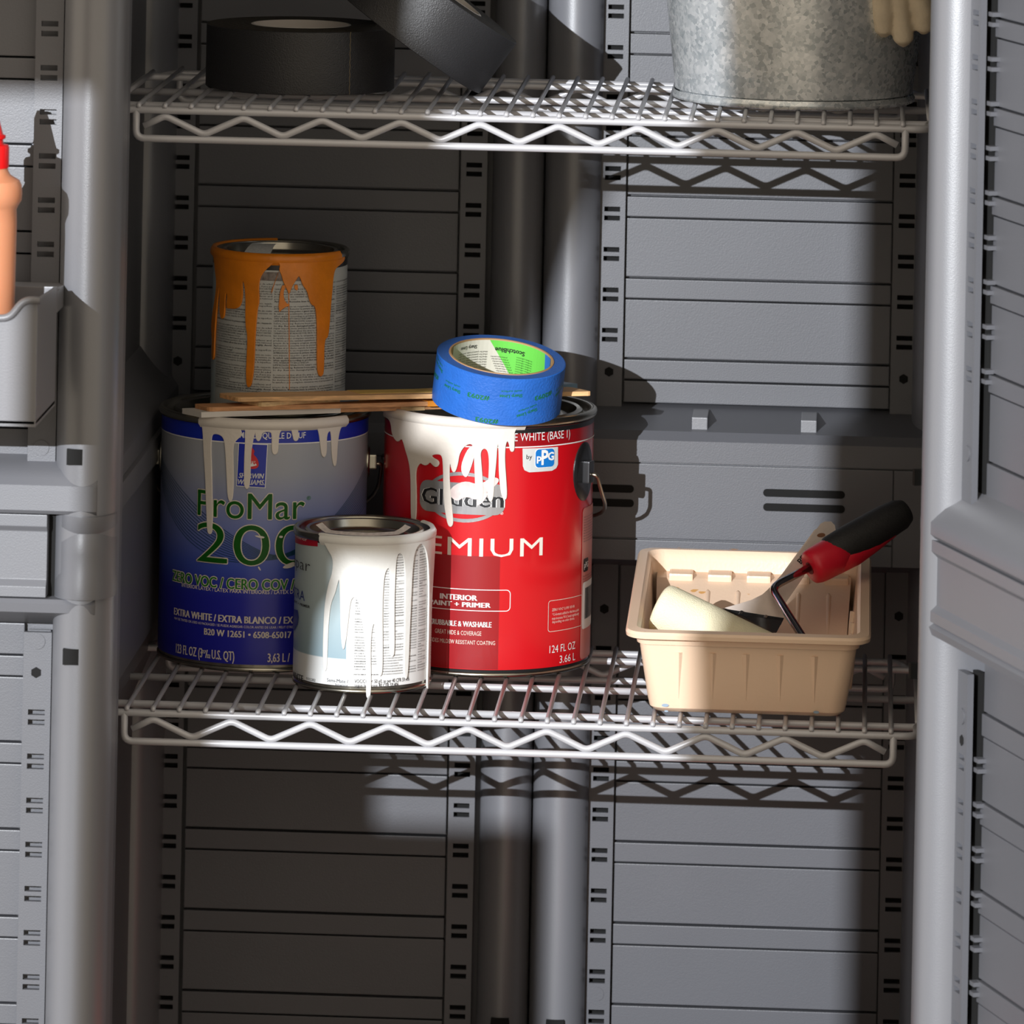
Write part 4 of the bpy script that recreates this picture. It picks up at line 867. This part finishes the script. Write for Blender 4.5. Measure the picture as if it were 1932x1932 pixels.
# ---------------------------------------------------------------- scraper
sg = empty('scraper', aty(1420, 1170, .12), 'pale handled paint scraper with steel blade leaning beside the roller grip', 'scraper')
H0, H1 = Vector((1420, 1165)), Vector((1560, 990))
def sp(px, py, dd=0):
    t = (Vector((px, py))-H0).dot(H1-H0)/(H1-H0).length_squared; return aty(px, py, .135+.095*t+dd)
out = crop(1170, 930, 3.331, [(1266, 200), (1290, 188), (1325, 188), (1342, 205), (1346, 228), (1250, 350), (1130, 545), (1030, 690), (1020, 790), (840, 762), (655, 732), (740, 708), (830, 680), (900, 645), (950, 600), (1060, 480)])
nrm = (sp(*out[4])-sp(*out[10])).cross(sp(*out[0])-sp(*out[8])).normalized()
if nrm.y < 0: nrm = -nrm
def slab(pts, th, name, material, parent, off=0, bevel=.0012):
    n = len(pts); f_ = [sp(*p)+nrm*off for p in pts]; b_ = [p+nrm*th for p in f_]
    return MB().add(f_+b_, [tuple(range(n)), tuple(range(n, 2*n))[::-1]]+[(i, (i+1) % n, n+(i+1) % n, n+i) for i in range(n)]).build(name, material, parent, bevel=bevel)
HND = mat('pale_worn_wood', (238, 224, 214), .55, vary=.06, vscale=90)
hd = slab(out, .011, 'handle', HND, sg)
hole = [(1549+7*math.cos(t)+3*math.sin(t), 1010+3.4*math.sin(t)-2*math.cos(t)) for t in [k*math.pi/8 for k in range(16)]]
slab(hole, .0005, 'hanging_hole', mat('hole_shade_wood', (150, 104, 76), .7), hd, off=-.0004, bevel=0)  # thin brown patch on the handle, coloured as shade inside the hole
slab(crop(1170, 930, 3.331, [(655, 734), (840, 764), (1022, 792), (1005, 830), (960, 880), (930, 872), (900, 850), (780, 790)]), .0035, 'blade_holder', mat('blade_steel', (96, 98, 100), .3, metal=.85), sg, off=-.001, bevel=.0004)
slab(crop(1170, 930, 3.331, [(740, 775), (1012, 812), (975, 882), (940, 880)]), .001, 'blade', mat('bright_steel', (150, 152, 154), .25, metal=1), sg, off=-.0022, bevel=.0002)
for q in ((755, 756), (908, 783)):
    p = crop(1170, 930, 3.331, [q])[0]; slab([(p[0]+3*math.cos(t), p[1]+2.2*math.sin(t)) for t in [k*math.pi/6 for k in range(12)]], .001, 'screw', CHROME, sg, off=-.0024, bevel=.0002)
# printed letters on the handle
pa = Vector((1517, 1048)); axx = (H0-H1).normalized(); 
for t_, off_ in (('BEST', 0),):
    me = text_uv(t_, -24, 6, -5, 10, off=.02)
    for v in me.vertices:
        x, y = v.co.x, v.co.y; q = Vector((1522, 1043))-axx*x+Vector((-axx.y, axx.x))*(-y); pp = sp(q.x, q.y)-nrm*.0004; v.co = pp
    link('lettering', me, BLACKP, hd)
# ---------------------------------------------------------------- galvanised bucket on the upper shelf
GAL = bpy.data.materials.new('galvanised_steel'); GAL.use_nodes = True; nt = GAL.node_tree; b = nt.nodes['Principled BSDF']; b.inputs['Metallic'].default_value = .6
tc = nt.nodes.new('ShaderNodeTexCoord'); vo = nt.nodes.new('ShaderNodeTexVoronoi'); vo.inputs['Scale'].default_value = 330; nz = nt.nodes.new('ShaderNodeTexNoise'); nz.inputs['Scale'].default_value = 60; nz.inputs['Detail'].default_value = 5
r1 = nt.nodes.new('ShaderNodeValToRGB'); r1.color_ramp.elements[0].position = .25; r1.color_ramp.elements[0].color = (.52, .57, .60, 1); r1.color_ramp.elements[1].position = .75; r1.color_ramp.elements[1].color = (.95, .97, .98, 1)
mx = nt.nodes.new('ShaderNodeMix'); mx.data_type = 'FLOAT'; mx.inputs[0].default_value = .5
nt.links.new(tc.outputs['Object'], vo.inputs['Vector']); nt.links.new(tc.outputs['Object'], nz.inputs['Vector'])
nt.links.new(vo.outputs['Color'], mx.inputs[2]); nt.links.new(nz.outputs['Fac'], mx.inputs[3]); nt.links.new(mx.outputs[0], r1.inputs[0]); nt.links.new(r1.outputs[0], b.inputs['Base Color'])
mr = nt.nodes.new('ShaderNodeMapRange'); mr.inputs[3].default_value = .16; mr.inputs[4].default_value = .42; nt.links.new(mx.outputs[0], mr.inputs[0]); nt.links.new(mr.outputs[0], b.inputs['Roughness'])
bp = nt.nodes.new('ShaderNodeBump'); bp.inputs['Strength'].default_value = .25; bp.inputs['Distance'].default_value = .0006; nt.links.new(mx.outputs[0], bp.inputs['Height']); nt.links.new(bp.outputs[0], b.inputs['Normal'])
zs = H2+RR; RB = .096; cyb = atz(1480, 208, zs).y+RB; cxb = X(1497, 195, cyb)
bk = empty('bucket', (cxb, cyb, zs), 'galvanised steel bucket standing on the upper wire shelf', 'bucket')
def br(z): return RB-.001+z*.115
MB().lathe([(.001, zs+.006), (RB-.006, zs+.006), (br(.006), zs+.008), (br(.012), zs+.014), (br(.05), zs+.05), (br(.13), zs+.13), (br(.23), zs+.23), (br(.235)-.002, zs+.233), (br(.23)-.002, zs+.228), (br(.05)-.002, zs+.05), (RB-.004, zs+.010), (.001, zs+.0085)], cxb, cyb, 128).build('bucket_body', GAL, bk, smooth=True)
MB().lathe([(RB-.004, zs+.010), (RB-.004, zs+.001), (RB-.001, zs), (RB+.0015, zs+.001), (RB+.0018, zs+.004), (RB+.0005, zs+.007)], cxb, cyb, 128).build('base_rim', GAL, bk, smooth='all')
MB().lathe([(br(.23), zs+.226), (br(.23)+.003, zs+.228), (br(.23)+.004, zs+.232), (br(.23)+.001, zs+.236), (br(.23)-.003, zs+.234)], cxb, cyb, 128).build('top_bead', GAL, bk, smooth='all')
# ---------------------------------------------------------------- work glove hooked over the bucket
GLV = mat('dipped_glove', (206, 190, 164), .7, bump=.4, bscale=500, vary=.08, vscale=60)
gl = MB()
def gp(px, py, z_add=0, y=None):
    p = aty(px, py, .085); return p
f1 = [(1664, -70), (1664, -20), (1667, 30), (1668, 62), (1668, 78)]; f2 = [(1692, -70), (1697, -10), (1702, 45), (1705, 80), (1706, 96)]; f3 = [(1722, -70), (1733, -15), (1742, 30), (1744, 58), (1744, 72)]; f4 = [(1637, -75), (1628, -45), (1624, -15), (1624, -5)]
for f, r0 in ((f1, .0092), (f2, .0082), (f3, .0088), (f4, .0078)):
    P = [aty(x, y, .078-.010*i) for i, (x, y) in enumerate(f)]
    P = [Vector((p.x, .074+.0035*i, p.z)) for i, p in enumerate(P)]
    n = len(P); rad = [r0*1.02]+[r0]*(n-3)+[r0*.92, r0*.35]
    if f is f2: rad = [r0, r0*.9, r0*.88, r0*1.05, r0*.4]
    gl.tube(P, rad, 14)
pm = [aty(1680, -60, .078), aty(1680, -130, .07), aty(1680, -230, .066), aty(1682, -330, .066)]
q = MB()
for i, p in enumerate(pm): pass
v = []; 
for i, (p, a, c) in enumerate(zip(pm, (.026, .034, .031, .028), (.010, .012, .012, .014))):
    v += [(p.x+a*math.cos(t), p.y-.002*i+c*math.sin(t), p.z) for t in [k*math.pi/10 for k in range(20)]]
gl.add(v, [(i*20+j, i*20+(j+1) % 20, (i+1)*20+(j+1) % 20, (i+1)*20+j) for i in range(3) for j in range(20)]+[tuple(range(20))[::-1], tuple(range(60, 80))])
go = gl.build('work_glove', GLV, None, smooth='all'); tag(go, 'cream work glove with fingers hanging down over the bucket', 'glove')
rm = go.modifiers.new('remesh', 'REMESH'); rm.mode = 'VOXEL'; rm.voxel_size = .0016; rm.use_smooth_shade = True
sm_ = go.modifiers.new('smooth', 'SMOOTH'); sm_.iterations = 4
# ---------------------------------------------------------------- black cloth tape rolls on the upper shelf
BKT = mat('black_cloth_tape', (40, 40, 42), .45, bump=.4, bscale=900); BKE = mat('black_tape_edge', (44, 40, 32), .7, bump=.8, bscale=350, vary=.5, vscale=250)
CORE = mat('white_core_card', (196, 190, 184), .7)
def tape_roll(label, M, R, h, ri):
    root = empty('cloth_tape', M.translation, label, 'tape roll', 'black cloth tape rolls')
    MB().lathe([(R-.0006, 0), (R, .0005), (R, h-.0005), (R-.0006, h)], 0, 0, 128).build('tape_face', BKT, root, smooth=True, M=M)
    for z in (0, h):
        q = MB(); prof = [(R-.0006-(R-ri-.002)*k/12, z+(.0003 if k % 2 else 0)) for k in range(13)]
        q.lathe(prof, 0, 0, 96).build('tape_edge', BKE, root, M=M)
    MB().lathe([(ri+.0022, h), (ri+.0015, h+.0004), (ri, h+.0004), (ri, -.0004), (ri+.002, 0)], 0, 0, 96).build('core', CORE, root, smooth=True, M=M)
    return root
cyt = atz(560, 180, zs).y+.0765
t1 = tape_roll('roll of black cloth tape lying flat on the upper shelf', Matrix.Translation((X(566, 150, cyt), cyt, zs)), .0765, .0505, .0385)
sx_ = X(661, 120, .11)
C1 = Cyl(X(566, 150, cyt), cyt, .0765); FRAY = mat('frayed_thread', (120, 108, 84), .8)
u0 = C1.uv(660, 120)[0]; C1.put('torn_end', stroke_uv([(u0+.0003*math.sin(k*1.9), zs+.0505*k/24) for k in range(25)], .0005), .0002, FRAY, t1)
# second roll: lower edge on the wires, upper side resting on the first roll
yc = .150
cA = aty(945, 132, yc); cE0 = aty(905, 176, yc); cE1 = aty(976, 80, yc)
ax = (cE1-cE0).normalized(); ax = Vector((ax.x, .045, ax.z)).normalized()
dd_ = Vector((0, 1, 0)); dd_ = (dd_-ax*dd_.dot(ax)).normalized(); ee = dd_.cross(ax).normalized()
if ee.x > 0: ee = -ee
R2 = .0765
c2_ = cE0+ee*R2
M2 = Matrix((ee.cross(ax)*-1, ee, ax)).transposed()
xx = ee; yy = ax.cross(xx).normalized(); M2 = Matrix((xx, yy, ax)).transposed().to_4x4(); M2.translation = c2_
t2 = tape_roll('roll of black cloth tape tilted against the flat roll', M2, R2, .0505, .0385)
# ---------------------------------------------------------------- bin and bottle on the left door
BINM = mat('bin_grey_plastic', (112, 112, 116), .4, bump=.1, bscale=800)
yb0, yb1 = -.315, -.205
xr = aty(90, 700, -.25).x; xl = xr-.23; zb = aty(60, 803, yb0).z; zt_lo = aty(10, 600, yb0).z; zt_hi = aty(60, 566, yb0).z; zt_bk = aty(60, 540, yb1).z
bn = empty('door_bin', ((xr+xl)/2, (yb0+yb1)/2, zb), 'grey plastic bin hooked on the open left door', 'bin')
th = .003
xs0 = aty(18, 600, yb0).x; xs1 = aty(48, 567, yb0).x
MB().prism([(xl, zb), (xr, zb), (xr, zt_hi), (xs1, zt_hi), (xs1-.003, zt_hi-.0015), (xs0+.002, zt_lo+.001), (xs0-.001, zt_lo), (xl, zt_lo)], 'y', yb0, yb0+th).build('bin_front', BINM, bn, bevel=.001)
MB().prism([(yb0+th, zb), (yb1, zb), (yb1, zt_bk), (yb1-.01, zt_bk), (yb0+th, zt_hi)], 'x', xr-th, xr).build('bin_side', BINM, bn, bevel=.001)
MB().prism([(yb0+th, zb), (yb1, zb), (yb1, zt_bk), (yb0+th, zt_lo)], 'x', xl, xl+th).build('bin_side', BINM, bn, bevel=.001)
MB().box(xl, xr, yb1, yb1+th, zb, zt_bk).build('bin_back', BINM, bn, bevel=.001)
MB().box(xl, xr, yb0, yb1+th, zb-.001, zb+.003).build('bin_floor', BINM, bn)
MB().box(xl, xr, yb1+th, YF+.001, zt_bk-.02, zt_bk-.004).build('bin_hook', BINM, bn)
fz = [(xl, zt_lo), (xs0, zt_lo), (xs1-.001, zt_hi), (xr+.002, zt_hi)]
MB().tube(fillet([(a, yb0-.001, z) for a, z in fz], .006), .0028, 8).build('bin_lip', BINM, bn, smooth='all')
ORB = mat('orange_translucent_plastic', (206, 140, 104), .35, trans=.35); REDC = mat('red_cap_plastic', (222, 16, 20), .35)
yo = -.268; xo = aty(-26, 400, yo).x; zz = lambda py: Z(20, py, yo)
sq = empty('squeeze_bottle', (xo, yo, zb+.003), 'orange squeeze bottle with red cap standing in the door bin', 'bottle')
k_ = 1/2528.
MB().lathe([(.001, zb+.003), (.020, zb+.003), (.0225, zb+.006), (57*k_, zz(560)), (58*k_, zz(420)), (57*k_, zz(395)), (60*k_, zz(388)), (66*k_, zz(378)), (67*k_, zz(365)), (66*k_, zz(350)), (62*k_, zz(341)), (52*k_, zz(335)), (44*k_, zz(330)), (40*k_, zz(322)), (38*k_, zz(315))], xo, yo, 64).build('bottle_body', ORB, sq, smooth=True)
cp = MB().lathe([(38*k_, zz(318)), (41*k_, zz(316)), (41*k_, zz(278)), (39*k_, zz(274)), (30*k_, zz(272)), (29*k_, zz(264)), (34*k_, zz(261)), (34*k_, zz(256)), (29*k_, zz(254)), (25*k_, zz(240)), (16*k_, zz(205)), (9*k_, zz(185)), (.0005, zz(183))], xo, yo, 48).build('cap', REDC, sq, smooth=True)

# ---------------------------------------------------------------- red can and its shelf, added below the view for red bounce light
wire_shelf(-H2, 'silver wire shelf added out of view to hold the red bounce can')
zf_ = -H2+RR; BOUNCE = mat('red_bounce_plastic', (225, 22, 8), .45)
fc = empty('red_bounce_can', (.06, .12, zf_), 'red plastic can added out of view to bounce red light', 'bounce can')
MB().prism([(-.02, zf_), (.30, zf_), (.30, zf_+.180), (.10, zf_+.180), (.0, zf_+.15), (-.02, zf_+.13)], 'y', -.06, .14).build('can_body', BOUNCE, fc, bevel=.006)
MB().lathe([(.022, zf_+.15), (.022, zf_+.190), (.019, zf_+.194), (.001, zf_+.194)], .04, .06, 32).build('cap', EARB, fc, smooth=True)
MB().tube(fillet([(.31, .05, zf_+.19), (.322, .05, zf_+.18), (.322, .05, zf_+.09), (.31, .05, zf_+.08)], .008), .007, 12).build('handle', BOUNCE, fc, smooth='all')
